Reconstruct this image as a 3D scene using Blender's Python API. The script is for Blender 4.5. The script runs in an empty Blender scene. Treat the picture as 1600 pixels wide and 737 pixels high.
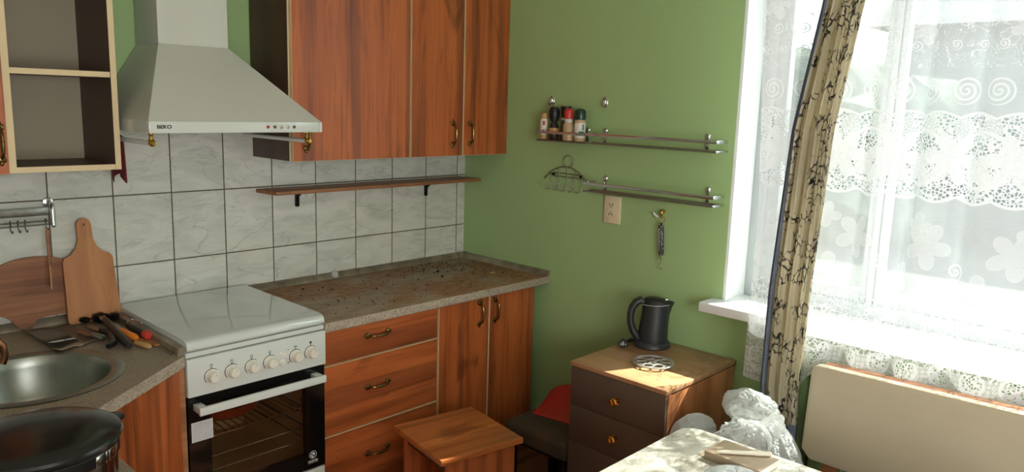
import bpy, bmesh, math, random
from mathutils import Vector, Matrix, noise
from mathutils.geometry import tessellate_polygon
PI = math.pi
random.seed(7)
SC = bpy.context.scene
COL = SC.collection

# ---------------------------------------------------------------- camera
cam_d = bpy.data.cameras.new('camera'); cam = bpy.data.objects.new('camera', cam_d); COL.objects.link(cam)
cam_d.sensor_fit = 'HORIZONTAL'; cam_d.sensor_width = 36.0; cam_d.lens = 1199.6 / 1600 * 36.0
cam_d.clip_start = 0.05; cam_d.clip_end = 200
cam.rotation_mode = 'XYZ'
cam.location = (-2.7045, -2.9129, 1.658); cam.rotation_euler = (1.3999, -0.0303, -0.8084)
SC.camera = cam

# ---------------------------------------------------------------- light
SUN_STRENGTH = 22.0; SKY_STRENGTH = 4.8; EXPOSURE = 0.2; FILL_W = 40.0
SC.view_settings.view_transform = 'Standard'; SC.view_settings.look = 'None'
SC.view_settings.gamma = 1.0; SC.view_settings.use_curve_mapping = False
SC.view_settings.exposure = EXPOSURE
world = bpy.data.worlds.new('sky'); SC.world = world; world.use_nodes = True
wn = world.node_tree.nodes; wl = world.node_tree.links
bg = wn['Background']; bg.inputs['Strength'].default_value = SKY_STRENGTH
tc = wn.new('ShaderNodeTexCoord'); sx = wn.new('ShaderNodeSeparateXYZ'); rp = wn.new('ShaderNodeValToRGB')
wl.new(tc.outputs['Generated'], sx.inputs[0]); wl.new(sx.outputs['Z'], rp.inputs[0]); wl.new(rp.outputs[0], bg.inputs['Color'])
rp.color_ramp.elements[0].position = 0.0; rp.color_ramp.elements[0].color = (0.58, 0.63, 0.68, 1)
rp.color_ramp.elements[1].position = 0.25; rp.color_ramp.elements[1].color = (0.84, 0.94, 1.0, 1)
sun_d = bpy.data.lights.new('sun', 'SUN'); sun = bpy.data.objects.new('sun', sun_d); COL.objects.link(sun)
sun_d.energy = SUN_STRENGTH; sun_d.angle = math.radians(0.6); sun_d.color = (1.0, 0.95, 0.87)
sdir = Vector((-1.0, 0.45, -1.02)).normalized()      # direction of travel
sun.rotation_euler = sdir.to_track_quat('-Z', 'Y').to_euler(); sun.location = (4, -3, 5)

def portal(loc, rot, sx_, sy_):
    d = bpy.data.lights.new('window_portal', 'AREA'); d.shape = 'RECTANGLE'; d.size = sx_; d.size_y = sy_
    d.cycles.is_portal = True
    o = bpy.data.objects.new('window_portal', d); o.location = loc; o.rotation_euler = rot; COL.objects.link(o)
portal((0.40, -2.4, 1.78), (0, PI / 2, 0), 1.8, 1.9)
fill_d = bpy.data.lights.new('added_fill_light', 'AREA'); fill_d.shape = 'RECTANGLE'; fill_d.size = 1.3; fill_d.size_y = 1.2
fill_d.energy = FILL_W; fill_d.color = (1.0, 0.99, 0.97)          # added fill lamp at an invented window behind the camera, brightens the room
fill_lamp = bpy.data.objects.new('added_fill_light', fill_d); COL.objects.link(fill_lamp); fill_lamp.location = (-2.6, -4.385, 1.475); fill_lamp.rotation_euler = (PI / 2, 0, 0)
cy = SC.cycles
cy.use_denoising = True
cy.max_bounces = 10; cy.diffuse_bounces = 6; cy.glossy_bounces = 4; cy.transmission_bounces = 6; cy.transparent_max_bounces = 16
cy.sample_clamp_indirect = 6.0

# ---------------------------------------------------------------- material helpers
def L(c):   # sRGB 0-255 -> linear
    return tuple(((v / 255) / 12.92 if v / 255 <= 0.04045 else ((v / 255 + 0.055) / 1.055) ** 2.4) for v in c) + (1.0,)
class NT:
    def __init__(s, name):
        s.m = bpy.data.materials.new(name); s.m.use_nodes = True
        s.n = s.m.node_tree.nodes; s.l = s.m.node_tree.links; s.b = s.n['Principled BSDF']; s.out = s.n['Material Output']
    def new(s, t, **k):
        n = s.n.new(t)
        for a, v in k.items(): setattr(n, a, v)
        return n
    def put(s, v, sock):
        if isinstance(v, bpy.types.NodeSocket): s.l.new(v, sock)
        elif isinstance(v, tuple) and len(v) == 4 and sock.type == 'VECTOR': sock.default_value = v[:3]
        else: sock.default_value = v
    def math(s, op, a, b=0.0, c=None, clamp=False):
        n = s.new('ShaderNodeMath', operation=op, use_clamp=clamp); s.put(a, n.inputs[0]); s.put(b, n.inputs[1])
        if c is not None: s.put(c, n.inputs[2])
        return n.outputs[0]
    def coord(s, kind='Object', scale=(1, 1, 1), rand=False, rot=(0, 0, 0)):
        t = s.new('ShaderNodeTexCoord').outputs[kind]
        mp = s.new('ShaderNodeMapping'); mp.inputs['Scale'].default_value = scale; mp.inputs['Rotation'].default_value = rot
        if rand:
            oi = s.new('ShaderNodeObjectInfo'); v = s.new('ShaderNodeVectorMath', operation='MULTIPLY')
            cb = s.new('ShaderNodeCombineXYZ')
            for i in range(3): s.l.new(oi.outputs['Random'], cb.inputs[i])
            s.l.new(cb.outputs[0], v.inputs[0]); v.inputs[1].default_value = (7.3, 5.1, 9.7)
            ad = s.new('ShaderNodeVectorMath', operation='ADD'); s.l.new(t, ad.inputs[0]); s.l.new(v.outputs[0], ad.inputs[1]); t = ad.outputs[0]
        s.l.new(t, mp.inputs['Vector']); return mp.outputs[0]
    def noise(s, vec, scale=5.0, detail=4.0, rough=0.55, dist=0.0):
        n = s.new('ShaderNodeTexNoise'); s.put(vec, n.inputs['Vector']); n.inputs['Scale'].default_value = scale
        n.inputs['Detail'].default_value = detail; n.inputs['Roughness'].default_value = rough; n.inputs['Distortion'].default_value = dist
        return n.outputs['Fac']
    def vor(s, vec, scale, feature='F1', rnd=1.0):
        n = s.new('ShaderNodeTexVoronoi', feature=feature); s.put(vec, n.inputs['Vector']); n.inputs['Scale'].default_value = scale
        n.inputs['Randomness'].default_value = rnd
        return n.outputs['Distance']
    def ramp(s, f, stops, interp='LINEAR'):
        n = s.new('ShaderNodeValToRGB'); s.put(f, n.inputs[0]); r = n.color_ramp; r.interpolation = interp
        while len(r.elements) < len(stops): r.elements.new(0.5)
        for e, (p, c) in zip(r.elements, stops): e.position = p; e.color = c if len(c) == 4 else tuple(c) + (1,)
        return n.outputs[0]
    def mix(s, f, a, b, blend='MIX'):
        n = s.new('ShaderNodeMix', data_type='RGBA', blend_type=blend); s.put(f, n.inputs[0]); s.put(a, n.inputs[6]); s.put(b, n.inputs[7])
        return n.outputs[2]
    def step(s, f, lo, hi):       # smooth 0..1
        n = s.new('ShaderNodeMapRange', interpolation_type='SMOOTHSTEP'); s.put(f, n.inputs[0]); n.inputs[1].default_value = lo; n.inputs[2].default_value = hi
        return n.outputs[0]
    def bump(s, h, strength=0.2, dist=0.002):
        n = s.new('ShaderNodeBump'); s.put(h, n.inputs['Height']); n.inputs['Strength'].default_value = strength; n.inputs['Distance'].default_value = dist
        s.l.new(n.outputs[0], s.b.inputs['Normal'])
    def fin(s, color=None, rough=None, metal=None, spec=None, **k):
        if color is not None: s.put(color, s.b.inputs['Base Color'])
        if rough is not None: s.put(rough, s.b.inputs['Roughness'])
        if metal is not None: s.b.inputs['Metallic'].default_value = metal
        if spec is not None: s.b.inputs['Specular IOR Level'].default_value = spec
        for a, v in k.items(): s.put(v, s.b.inputs[a.replace('_', ' ')])
        return s.m

def plain(name, rgb, rough=0.5, metal=0.0, var=0.08, scale=9.0, bump=0.0, **k):
    t = NT(name); c = t.coord(rand=True); f = t.noise(c, scale, 5)
    a = L(rgb); d = tuple(x * (1 - var) for x in a[:3]) + (1,); e = tuple(min(1, x * (1 + var)) for x in a[:3]) + (1,)
    col = t.ramp(f, [(0.3, d), (0.7, e)])
    rg = t.math('ADD', t.math('MULTIPLY', t.noise(c, scale * 3, 3), 0.05), rough - 0.025)
    if bump: t.bump(t.noise(c, scale * 20, 3), bump, 0.001)
    return t.fin(col, rg, metal, **k)

def wood(name, base, dark, light, grain='z', rough=0.38, size=1.0, knots=True, streak=0.5):
    t = NT(name); g = {'x': 0, 'y': 1, 'z': 2}[grain]
    sc = [9.0 / size] * 3; sc[g] = 0.9 / size
    c = t.coord(scale=tuple(sc), rand=True)
    broad = t.noise(c, 1.0, 3, 0.5, 0.6)
    sc2 = [60.0 / size] * 3; sc2[g] = 3.0 / size
    fine = t.noise(t.coord(scale=tuple(sc2), rand=True), 1.0, 5, 0.6, 0.8)
    col = t.ramp(broad, [(0.25, L(dark)), (0.42, L(base)), (0.60, L(light)), (0.78, L(base))])
    col = t.mix(t.step(fine, 0.45, 0.75), col, L(dark)) if streak >= 0.9 else t.mix(t.math('MULTIPLY', t.step(fine, 0.48, 0.72), streak), col, L(dark))
    sb = [15.0 / size] * 3; sb[g] = 0.22 / size
    band = t.noise(t.coord(scale=tuple(sb), rand=True), 1.0, 2, 0.6)
    col = t.mix(t.math('MULTIPLY', t.step(band, 0.50, 0.60), 0.42 if streak > 0.4 else 0.2), col, L(dark))
    if knots:
        sk = [7.0] * 3; sk[g] = 2.2
        kn = t.noise(t.coord(scale=tuple(sk), rand=True), 1.0, 3, 0.5, 1.2)
        col = t.mix(t.math('MULTIPLY', t.step(kn, 0.60, 0.74), 0.6), col, tuple(x * 0.6 for x in L(dark)[:3]) + (1,))
    t.bump(fine, 0.08, 0.001)
    return t.fin(col, t.math('ADD', t.math('MULTIPLY', broad, 0.15), rough - 0.07), 0.0)

M = {}
CH = ((168, 86, 40), (82, 40, 22), (186, 100, 50))
M['cherry_v'] = wood('cherry_vertical', *CH, grain='z')
M['cherry_h'] = wood('cherry_horizontal', *CH, grain='x')
M['stool_top'] = wood('stool_top_wood', (186, 106, 52), (112, 58, 30), (204, 122, 62), grain='x', rough=0.34)
M['dark_side'] = wood('dark_brown_side', (74, 48, 36), (52, 33, 26), (84, 55, 40), grain='z', rough=0.45, knots=False)
M['cream'] = plain('cream_edge', (216, 192, 150), 0.5, var=0.04)
M['beige'] = plain('beige_back_panel', (150, 138, 114), 0.55, var=0.04, scale=3)
M['inner_brown'] = plain('inner_brown', (84, 62, 50), 0.5, var=0.06, scale=3)
M['shelf_wood'] = wood('shelf_wood', (150, 98, 62), (104, 62, 38), (166, 112, 72), grain='x', rough=0.5, knots=False)
M['pine'] = wood('pine_varnish', (190, 132, 82), (138, 86, 50), (204, 150, 98), grain='y', rough=0.32, streak=0.35)
M['pine_v'] = wood('pine_varnish_vertical', (168, 108, 66), (118, 70, 42), (182, 122, 78), grain='z', rough=0.4, streak=0.3)
M['ns_brown'] = plain('dark_brown_paint', (92, 75, 63), 0.42, var=0.06, scale=4)
M['board'] = wood('chopping_board', (172, 112, 64), (136, 82, 46), (184, 126, 76), grain='z', rough=0.55, knots=False, streak=0.35)
M['oldboard'] = wood('old_board', (130, 82, 54), (88, 52, 34), (150, 100, 66), grain='x', rough=0.65, streak=0.6)
M['white_enamel'] = plain('white_enamel', (206, 209, 200), 0.11, var=0.02)
M['frame_paint'] = plain('window_frame_paint', (170, 173, 175), 0.45, var=0.02)
M['white_paint'] = plain('white_painted', (230, 231, 228), 0.4, var=0.02)
M['lid_glass'] = plain('glossy_white_lid', (204, 208, 200), 0.07, var=0.015, Coat_Weight=0.6, Coat_Roughness=0.03)
M['hood_paint'] = plain('hood_cream_white', (198, 198, 186), 0.3, var=0.006, scale=3)
M['knob_white'] = plain('knob_white', (220, 214, 198), 0.3, var=0.02)
M['chrome'] = plain('chrome', (205, 205, 205), 0.16, 1.0, var=0.05, scale=30)
M['dull_chrome'] = plain('dull_chrome', (150, 148, 142), 0.3, 1.0, var=0.2, scale=60)
M['cast'] = plain('cast_aluminium', (196, 196, 192), 0.34, 0.7, var=0.15, scale=50)
M['steel'] = plain('brushed_steel', (150, 152, 142), 0.34, 1.0, var=0.1, scale=12)
M['brass'] = plain('polished_brass', (214, 168, 84), 0.18, 1.0, var=0.1, scale=40)
M['antique'] = plain('antique_brass', (122, 98, 58), 0.34, 1.0, var=0.5, scale=120)
M['black_gloss'] = plain('black_gloss', (22, 22, 21), 0.2, var=0.1)
M['black_glass'] = plain('black_oven_glass', (12, 12, 11), 0.07, var=0.1)
M['black_plastic'] = plain('black_plastic', (24, 24, 25), 0.38, var=0.15, scale=25)
M['black_iron'] = plain('black_iron', (22, 20, 19), 0.4, 0.5, var=0.2)
M['kettle'] = plain('kettle_charcoal', (42, 44, 46), 0.42, var=0.15, scale=18)
M['socket'] = plain('ivory_plastic', (224, 206, 172), 0.35, var=0.03)
M['red'] = plain('red_plastic', (176, 44, 34), 0.45, var=0.06)
M['redcap'] = plain('red_cap', (196, 50, 44), 0.35, var=0.04)
M['darkred'] = plain('dark_red_cloth', (104, 24, 34), 0.9, var=0.2, scale=40, bump=0.3)
M['orange'] = plain('orange_plastic', (226, 128, 44), 0.4, var=0.05)
M['greencap'] = plain('dark_green_cap', (14, 52, 38), 0.25, var=0.05)
M['tan'] = plain('tan_cap', (188, 146, 92), 0.45, var=0.06)
M['glass_spice'] = plain('spice_brown', (92, 74, 50), 0.2, var=0.3, scale=60)
M['glass_beige'] = plain('spice_beige', (190, 160, 122), 0.25, var=0.12, scale=60)
M['glass_dark'] = plain('spice_dark', (46, 40, 30), 0.15, var=0.5, scale=90)
M['glass_olive'] = plain('spice_olive', (74, 78, 54), 0.15, var=0.2, scale=60)
M['paper'] = plain('paper_label', (222, 216, 204), 0.6, var=0.04)
M['ink'] = plain('black_ink', (20, 20, 20), 0.5)
M['ink_grey'] = plain('grey_ink', (118, 118, 116), 0.5)
M['silver_ink'] = plain('silver_ink', (204, 204, 200), 0.4)
M['label_red'] = plain('label_red', (178, 52, 40), 0.5)
M['label_green'] = plain('label_green', (30, 140, 104), 0.5)
M['green_gloss'] = plain('green_radiator_paint', (144, 174, 122), 0.3, var=0.18, scale=14)
M['navy'] = plain('navy_cloth', (42, 46, 60), 0.9, var=0.2, scale=40)
M['ceiling'] = plain('ceiling_white', (228, 226, 216), 0.9, var=0.02)
M['interior'] = plain('plain_wall_paint', (206, 204, 190), 0.9, var=0.03)
M['floor'] = wood('floor_boards', (120, 70, 44), (70, 38, 24), (138, 84, 54), grain='x', rough=0.4)
M['leatherette'] = plain('cream_padding', (198, 184, 156), 0.5, var=0.05, scale=4, bump=0.05)
M['bench_wood'] = wood('bench_wood', (150, 96, 58), (104, 62, 36), (170, 112, 70), grain='y', rough=0.4, knots=False)
M['pages'] = plain('paper_pages', (226, 222, 212), 0.7, var=0.05, scale=80)
M['notebook'] = plain('brown_cardboard', (160, 140, 116), 0.6, var=0.06, scale=15)
M['pen'] = plain('white_pen', (224, 214, 196), 0.35, var=0.03)
M['copper'] = plain('copper', (150, 104, 76), 0.25, 1.0, var=0.1)
M['outgrey'] = plain('outside_wall', (104, 108, 110), 0.9, var=0.1, scale=2)
M['roofgrey'] = plain('outside_roof', (78, 80, 84), 0.9, var=0.2, scale=3)
M['hedge'] = plain('outside_foliage', (92, 100, 92), 1.0, var=0.5, scale=4)
M['ground'] = plain('outside_ground', (76, 77, 76), 1.0, var=0.2, scale=2)
M['oven_dark'] = plain('oven_enamel', (176, 150, 118), 0.45, var=0.15)
M['pan'] = plain('pan_red_brown', (128, 56, 36), 0.35, var=0.1)

def m_green():
    t = NT('green_wall_paint'); c = t.coord()
    f = t.noise(c, 1.7, 4); col = t.ramp(f, [(0.3, L((157, 183, 126))), (0.7, L((162, 189, 132)))])
    spots = t.vor(c, 9.0); col = t.mix(t.math('SUBTRACT', 1.0, t.step(spots, 0.010, 0.022)), col, L((70, 70, 44)))
    t.bump(t.noise(c, 60, 3), 0.06, 0.002)
    return t.fin(col, 0.42, spec=0.4)
M['green'] = m_green()

S_, H_, E_, ZA = 0.2071, 0.2573, 0.0533, 1.0319
def m_tile():
    t = NT('marbled_wall_tiles'); c = t.coord(); sp = t.new('ShaderNodeSeparateXYZ'); t.l.new(c, sp.inputs[0])
    u = t.math('DIVIDE', t.math('ADD', sp.outputs[0], E_), S_); v = t.math('DIVIDE', t.math('SUBTRACT', sp.outputs[2], ZA), H_)
    du = t.math('MULTIPLY', t.math('ABSOLUTE', t.math('SUBTRACT', u, t.math('ROUND', u))), S_)
    dv = t.math('MULTIPLY', t.math('ABSOLUTE', t.math('SUBTRACT', v, t.math('ROUND', v))), H_)
    wob = t.math('MULTIPLY', t.noise(c, 25, 2), 0.0012)
    d = t.math('SUBTRACT', t.math('MINIMUM', du, dv), wob)
    tile = t.step(d, 0.0010, 0.0024)
    cb = t.new('ShaderNodeCombineXYZ'); t.l.new(t.math('FLOOR', u), cb.inputs[0]); t.l.new(t.math('FLOOR', v), cb.inputs[1])
    wn_ = t.new('ShaderNodeTexWhiteNoise'); t.l.new(cb.outputs[0], wn_.inputs['Vector'])
    sc_ = t.new('ShaderNodeVectorMath', operation='MULTIPLY_ADD'); t.l.new(wn_.outputs['Color'], sc_.inputs[0]); sc_.inputs[1].default_value = (5, 5, 5); t.l.new(c, sc_.inputs[2])
    mp = t.new('ShaderNodeMapping'); mp.inputs['Rotation'].default_value = (0, 0.8, 0); mp.inputs['Scale'].default_value = (0.55, 1, 1.5); t.l.new(sc_.outputs[0], mp.inputs['Vector'])
    f = t.noise(mp.outputs[0], 9, 7, 0.62, 0.9)
    f2 = t.noise(mp.outputs[0], 4, 4, 0.5, 1.5)
    col = t.ramp(f, [(0.25, L((178, 178, 165))), (0.45, L((196, 196, 184))), (0.56, L((206, 205, 194))), (0.75, L((212, 211, 200)))])
    vein = t.math('MULTIPLY', t.math('SUBTRACT', 1.0, t.step(t.math('ABSOLUTE', t.math('SUBTRACT', f2, 0.5)), 0.0, 0.014)), 0.38)
    col = t.mix(vein, col, L((148, 148, 136)))
    col = t.mix(tile, L((92, 80, 58)), col)
    n = t.new('ShaderNodeBump'); n.inputs['Strength'].default_value = 0.6; n.inputs['Distance'].default_value = 0.002
    t.l.new(t.math('ADD', tile, t.math('MULTIPLY', t.noise(c, 14, 2), 0.15)), n.inputs['Height']); t.l.new(n.outputs[0], t.b.inputs['Normal'])
    return t.fin(col, t.math('SUBTRACT', 0.8, t.math('MULTIPLY', tile, 0.55)))
M['tile'] = m_tile()

def m_worktop(name, dirty):
    t = NT(name); c = t.coord(); sp = t.new('ShaderNodeSeparateXYZ'); t.l.new(t.new('ShaderNodeTexCoord').outputs['Normal'], sp.inputs[0])
    top = t.step(sp.outputs[2], 0.85, 0.97)
    g = t.noise(c, 170, 4, 0.7); b = t.noise(t.coord(scale=(0.6, 1.4, 1)), 26, 5, 0.6, 0.5)
    clean = t.ramp(g, [(0.3, L((112, 98, 82))), (0.5, L((166, 150, 130))), (0.68, L((196, 182, 162)))])
    clean = t.mix(t.math('MULTIPLY', t.step(b, 0.5, 0.7), 0.45), clean, L((118, 102, 86)))
    col = clean
    if dirty:
        s = t.noise(t.coord(scale=(1, 1.3, 1)), 3.2, 5, 0.6, 0.4)
        stain = t.ramp(t.noise(c, 34, 6, 0.75), [(0.3, L((104, 68, 42))), (0.5, L((150, 104, 70))), (0.7, L((184, 144, 108)))])
        f = t.math('MULTIPLY', t.math('MULTIPLY', t.step(s, 0.42, 0.56), top), 0.85)
        g2 = t.mix(t.math('MULTIPLY', top, 0.5), clean, t.ramp(t.noise(t.coord(scale=(.5, 1.5, 1)), 11, 6, .7, .6), [(0.35, L((108, 88, 62))), (0.6, L((166, 144, 116)))]))
        col = t.mix(f, g2, stain)
    else:
        col = t.mix(t.math('MULTIPLY', top, 0.45), clean, L((118, 100, 80)))
    t.bump(g, 0.1, 0.001)
    return t.fin(col, 0.62, spec=0.3)
M['worktop_dirty'] = m_worktop('stained_worktop', True); M['worktop'] = m_worktop('speckled_worktop', False)
def m_table():
    t = NT('marbled_table_top'); c = t.coord(rot=(0, 0, 0.5)); b = t.noise(t.coord(scale=(1, 2.2, 1), rot=(0, 0, 0.9)), 9, 6, 0.65, 0.8)
    col = t.ramp(b, [(0.33, L((150, 143, 130))), (0.5, L((206, 200, 188))), (0.65, L((228, 223, 212)))])
    col = t.mix(t.math('MULTIPLY', t.step(t.noise(c, 190, 3, 0.7), 0.5, 0.66), 0.45), col, L((132, 118, 98)))
    return t.fin(col, 0.38)
M['table'] = m_table()
def m_seat():
    t = NT('dark_seat_cloth'); c = t.coord(); col = t.ramp(t.noise(c, 5, 4), [(0.35, L((52, 44, 34))), (0.55, L((70, 60, 42))), (0.75, L((96, 66, 46)))])
    t.bump(t.noise(c, 300, 2), 0.3, 0.001); return t.fin(col, 0.9)
M['seat'] = m_seat()
def m_strip():
    t = NT('edge_strip_metal'); c = t.coord(); col = t.ramp(t.noise(c, 15, 5), [(0.35, L((120, 108, 90))), (0.7, L((160, 148, 128)))]); return t.fin(col, 0.3, 0.35)
M['strip'] = m_strip()
def m_glass(name, tint, refl=0.12, rough=0.02):
    t = NT(name); tr = t.new('ShaderNodeBsdfTransparent'); tr.inputs[0].default_value = L(tint); gl = t.new('ShaderNodeBsdfGlossy'); gl.inputs['Roughness'].default_value = rough
    lw = t.new('ShaderNodeLayerWeight'); fr = t.math('ADD', t.math('MULTIPLY', t.math('POWER', lw.outputs['Facing'], 5.0), 0.9), 0.035); mx = t.new('ShaderNodeMixShader')
    t.l.new(fr, mx.inputs[0]); t.l.new(tr.outputs[0], mx.inputs[1]); t.l.new(gl.outputs[0], mx.inputs[2]); t.l.new(mx.outputs[0], t.out.inputs[0]); return t.m
M['pane'] = m_glass('window_glass', (244, 250, 248)); M['oven_glass'] = m_glass('tinted_oven_glass', (236, 228, 216), rough=0.04)
def m_cutglass():
    t = NT('cut_glass'); return t.fin((0.95, 0.97, 0.97, 1), 0.06, 0.0, Transmission_Weight=0.75, IOR=1.45)
M['cutglass'] = m_cutglass()
def m_bag():
    t = NT('white_plastic_film'); c = t.coord(); f = t.math('ADD', t.vor(c, 34, 'DISTANCE_TO_EDGE'), t.math('MULTIPLY', t.vor(c, 90, 'DISTANCE_TO_EDGE'), 0.4))
    df = t.new('ShaderNodeBsdfPrincipled'); df.inputs['Base Color'].default_value = L((232, 234, 232)); df.inputs['Roughness'].default_value = 0.28
    tl = t.new('ShaderNodeBsdfTranslucent'); tl.inputs[0].default_value = L((232, 234, 230)); tr = t.new('ShaderNodeBsdfTransparent')
    bp = t.new('ShaderNodeBump'); bp.inputs['Strength'].default_value = 0.7; bp.inputs['Distance'].default_value = 0.02; t.l.new(f, bp.inputs['Height']); t.l.new(bp.outputs[0], df.inputs['Normal'])
    m1 = t.new('ShaderNodeMixShader'); m1.inputs[0].default_value = 0.35; t.l.new(df.outputs[0], m1.inputs[1]); t.l.new(tl.outputs[0], m1.inputs[2])
    m2 = t.new('ShaderNodeMixShader'); m2.inputs[0].default_value = 0.38; t.l.new(m1.outputs[0], m2.inputs[1]); t.l.new(tr.outputs[0], m2.inputs[2]); t.l.new(m2.outputs[0], t.out.inputs[0]); return t.m
M['bag'] = m_bag()
def m_drape():
    t = NT('branch_print_curtain'); uv = t.coord('UV')
    c = t.coord('UV', scale=(1, 0.62, 1))
    nz = t.new('ShaderNodeTexNoise'); t.l.new(c, nz.inputs['Vector']); nz.inputs['Scale'].default_value = 20; nz.inputs['Detail'].default_value = 3
    wv = t.new('ShaderNodeVectorMath', operation='MULTIPLY_ADD'); t.l.new(nz.outputs['Color'], wv.inputs[0]); wv.inputs[1].default_value = (0.05, 0.05, 0); t.l.new(c, wv.inputs[2])
    e = t.vor(wv.outputs[0], 54, 'DISTANCE_TO_EDGE'); clump = t.noise(uv, 10, 3, 0.6)
    br = t.math('MULTIPLY', t.math('SUBTRACT', 1.0, t.step(e, 0.045, 0.11)), t.step(clump, 0.47, 0.53))
    base = t.ramp(t.noise(uv, 5, 3), [(0.3, L((196, 186, 158))), (0.7, L((222, 211, 182)))])
    col = t.mix(br, base, L((30, 32, 42)))
    df = t.new('ShaderNodeBsdfDiffuse'); t.l.new(col, df.inputs[0]); tl = t.new('ShaderNodeBsdfTranslucent'); t.l.new(col, tl.inputs[0])
    gl = t.new('ShaderNodeBsdfGlossy'); gl.inputs['Roughness'].default_value = 0.4; gl.inputs[0].default_value = L((200, 190, 170))
    a = t.new('ShaderNodeMixShader'); a.inputs[0].default_value = 0.42; t.l.new(df.outputs[0], a.inputs[1]); t.l.new(tl.outputs[0], a.inputs[2])
    b = t.new('ShaderNodeMixShader'); b.inputs[0].default_value = 0.10; t.l.new(a.outputs[0], b.inputs[1]); t.l.new(gl.outputs[0], b.inputs[2]); t.l.new(b.outputs[0], t.out.inputs[0]); return t.m
M['drape'] = m_drape()
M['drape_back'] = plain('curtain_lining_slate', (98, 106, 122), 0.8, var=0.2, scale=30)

def m_lace():
    t = NT('white_lace'); uv = t.coord('UV'); sp = t.new('ShaderNodeSeparateXYZ'); t.l.new(uv, sp.inputs[0]); u, v = sp.outputs[0], sp.outputs[1]
    mt = t.math; inv = lambda a: mt('SUBTRACT', 1.0, a)
    def band(lo, hi, e=0.004): return mt('MULTIPLY', t.step(v, lo - e, lo + e), inv(t.step(v, hi - e, hi + e)))
    def mx(a, b): return mt('MAXIMUM', a, b)
    def wave(per, amp, ph=0.0): return mt('MULTIPLY', mt('ABSOLUTE', mt('SINE', mt('ADD', mt('MULTIPLY', u, PI / per), ph))), amp)
    def polar(per, v0, ph=0.0):
        q = mt('SUBTRACT', mt('FRACT', mt('ADD', mt('DIVIDE', u, per), ph)), 0.5); x = mt('MULTIPLY', q, per); y = mt('SUBTRACT', v, v0)
        return mt('SQRT', mt('ADD', mt('MULTIPLY', x, x), mt('MULTIPLY', y, y))), mt('ARCTAN2', y, x)
    def spiral(per, v0, R, pitch, ph=0.0):
        r, th = polar(per, v0, ph); f = mt('FRACT', mt('ADD', mt('DIVIDE', r, pitch), mt('DIVIDE', th, 2 * PI)))
        return mt('MULTIPLY', inv(t.step(mt('ABSOLUTE', mt('SUBTRACT', f, 0.5)), 0.12, 0.24)), inv(t.step(r, R - 0.002, R)))
    def leaf(per, v0, R, n, ph=0.0, a=0.0):
        r, th = polar(per, v0, ph); lim = mt('MULTIPLY', mt('ADD', 0.45, mt('MULTIPLY', mt('ABSOLUTE', mt('COSINE', mt('ADD', mt('MULTIPLY', th, n), a))), 0.55)), R)
        k = mt('SUBTRACT', lim, r); body = t.step(k, 0.0, 0.004); edge = mt('MULTIPLY', body, inv(t.step(k, 0.003, 0.007)))
        return body, edge
    # net
    def net(sc, th): return inv(t.step(t.vor(uv, sc, 'DISTANCE_TO_EDGE', 0.75), th, th * 1.8))
    op = mt('ADD', 0.50, mt('MULTIPLY', t.noise(t.coord('UV', scale=(1, 6, 1)), 30, 2), 0.12))                 # plain voile
    # spirals and sprigs on the voile
    deco = spiral(0.105, 1.735, 0.042, 0.015)
    deco = mx(deco, spiral(0.07, 1.865, 0.017, 0.009, 0.3)); deco = mx(deco, spiral(0.085, 1.935, 0.02, 0.010, 0.7))
    scr = t.math('ABSOLUTE', t.math('SUBTRACT', t.noise(uv, 26, 1.0, 0.4, 1.6), 0.5)); deco = mx(deco, mt('MULTIPLY', inv(t.step(scr, 0.008, 0.018)), band(1.80, 2.02)))
    for per, v0, R, n, ph, a in ((0.26, 1.27, 0.075, 2.5, 0.1, 0.4), (0.26, 1.16, 0.05, 1.5, 0.45, 1.2), (0.33, 1.33, 0.045, 2.0, 0.7, 0.2), (0.30, 2.02, 0.06, 2.5, 0.3, 0.0), (0.31, 1.91, 0.045, 2.5, 0.8, 0.5)):
        b, e = leaf(per, v0, R, n, ph, a); deco = mx(deco, mt('MULTIPLY', b, 0.45)); deco = mx(deco, mt('MULTIPLY', e, 0.8))
    deco = mx(deco, spiral(0.26, 1.20, 0.028, 0.016, 0.75))
    op = mt('ADD', op, mt('MULTIPLY', deco, 0.36))
    # band 1: lace net 1.41..1.66
    n1 = mt('ADD', 0.14, mt('MULTIPLY', net(95, 0.10), 0.8)); b1, e1 = leaf(0.19, 1.535, 0.085, 3.0, 0.0, 0.3); b2, e2 = leaf(0.19, 1.50, 0.055, 1.5, 0.5, 1.1)
    fine = mt('ADD', 0.45, mt('MULTIPLY', net(230, 0.12), 0.4)); r3, th3 = polar(0.095, 1.63, 0.25); oval = inv(t.step(r3, 0.026, 0.029)); n1 = t.mix(oval, n1, fine)
    r4, th4 = polar(0.19, 1.535, 0.5); ring = inv(t.step(mt('ABSOLUTE', mt('SUBTRACT', r4, 0.082)), 0.004, 0.007))
    n1 = mx(n1, mt('MULTIPLY', b1, 0.86)); n1 = mx(n1, mt('MULTIPLY', b2, 0.82)); n1 = mx(n1, mt('MULTIPLY', ring, 0.92))
    lo = mt('ADD', v, wave(0.115, 0.016)); hi = mt('SUBTRACT', v, wave(0.115, 0.016, 0.4))
    inb = mt('MULTIPLY', t.step(lo, 1.424, 1.426), inv(t.step(hi, 1.652, 1.654)))
    bord = mx(inv(t.step(mt('ABSOLUTE', mt('SUBTRACT', lo, 1.423)), 0.003, 0.006)), inv(t.step(mt('ABSOLUTE', mt('SUBTRACT', hi, 1.656)), 0.003, 0.006)))
    op = t.mix(inb, op, n1); op = mx(op, mt('MULTIPLY', bord, 0.93))
    # lower net 0.86..1.09, thin, then edging
    low2 = inv(t.step(mt('SUBTRACT', v, wave(0.09, 0.012)), 1.075, 1.078)); n2 = mt('ADD', 0.26, mt('MULTIPLY', net(62, 0.05), 0.6))
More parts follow.
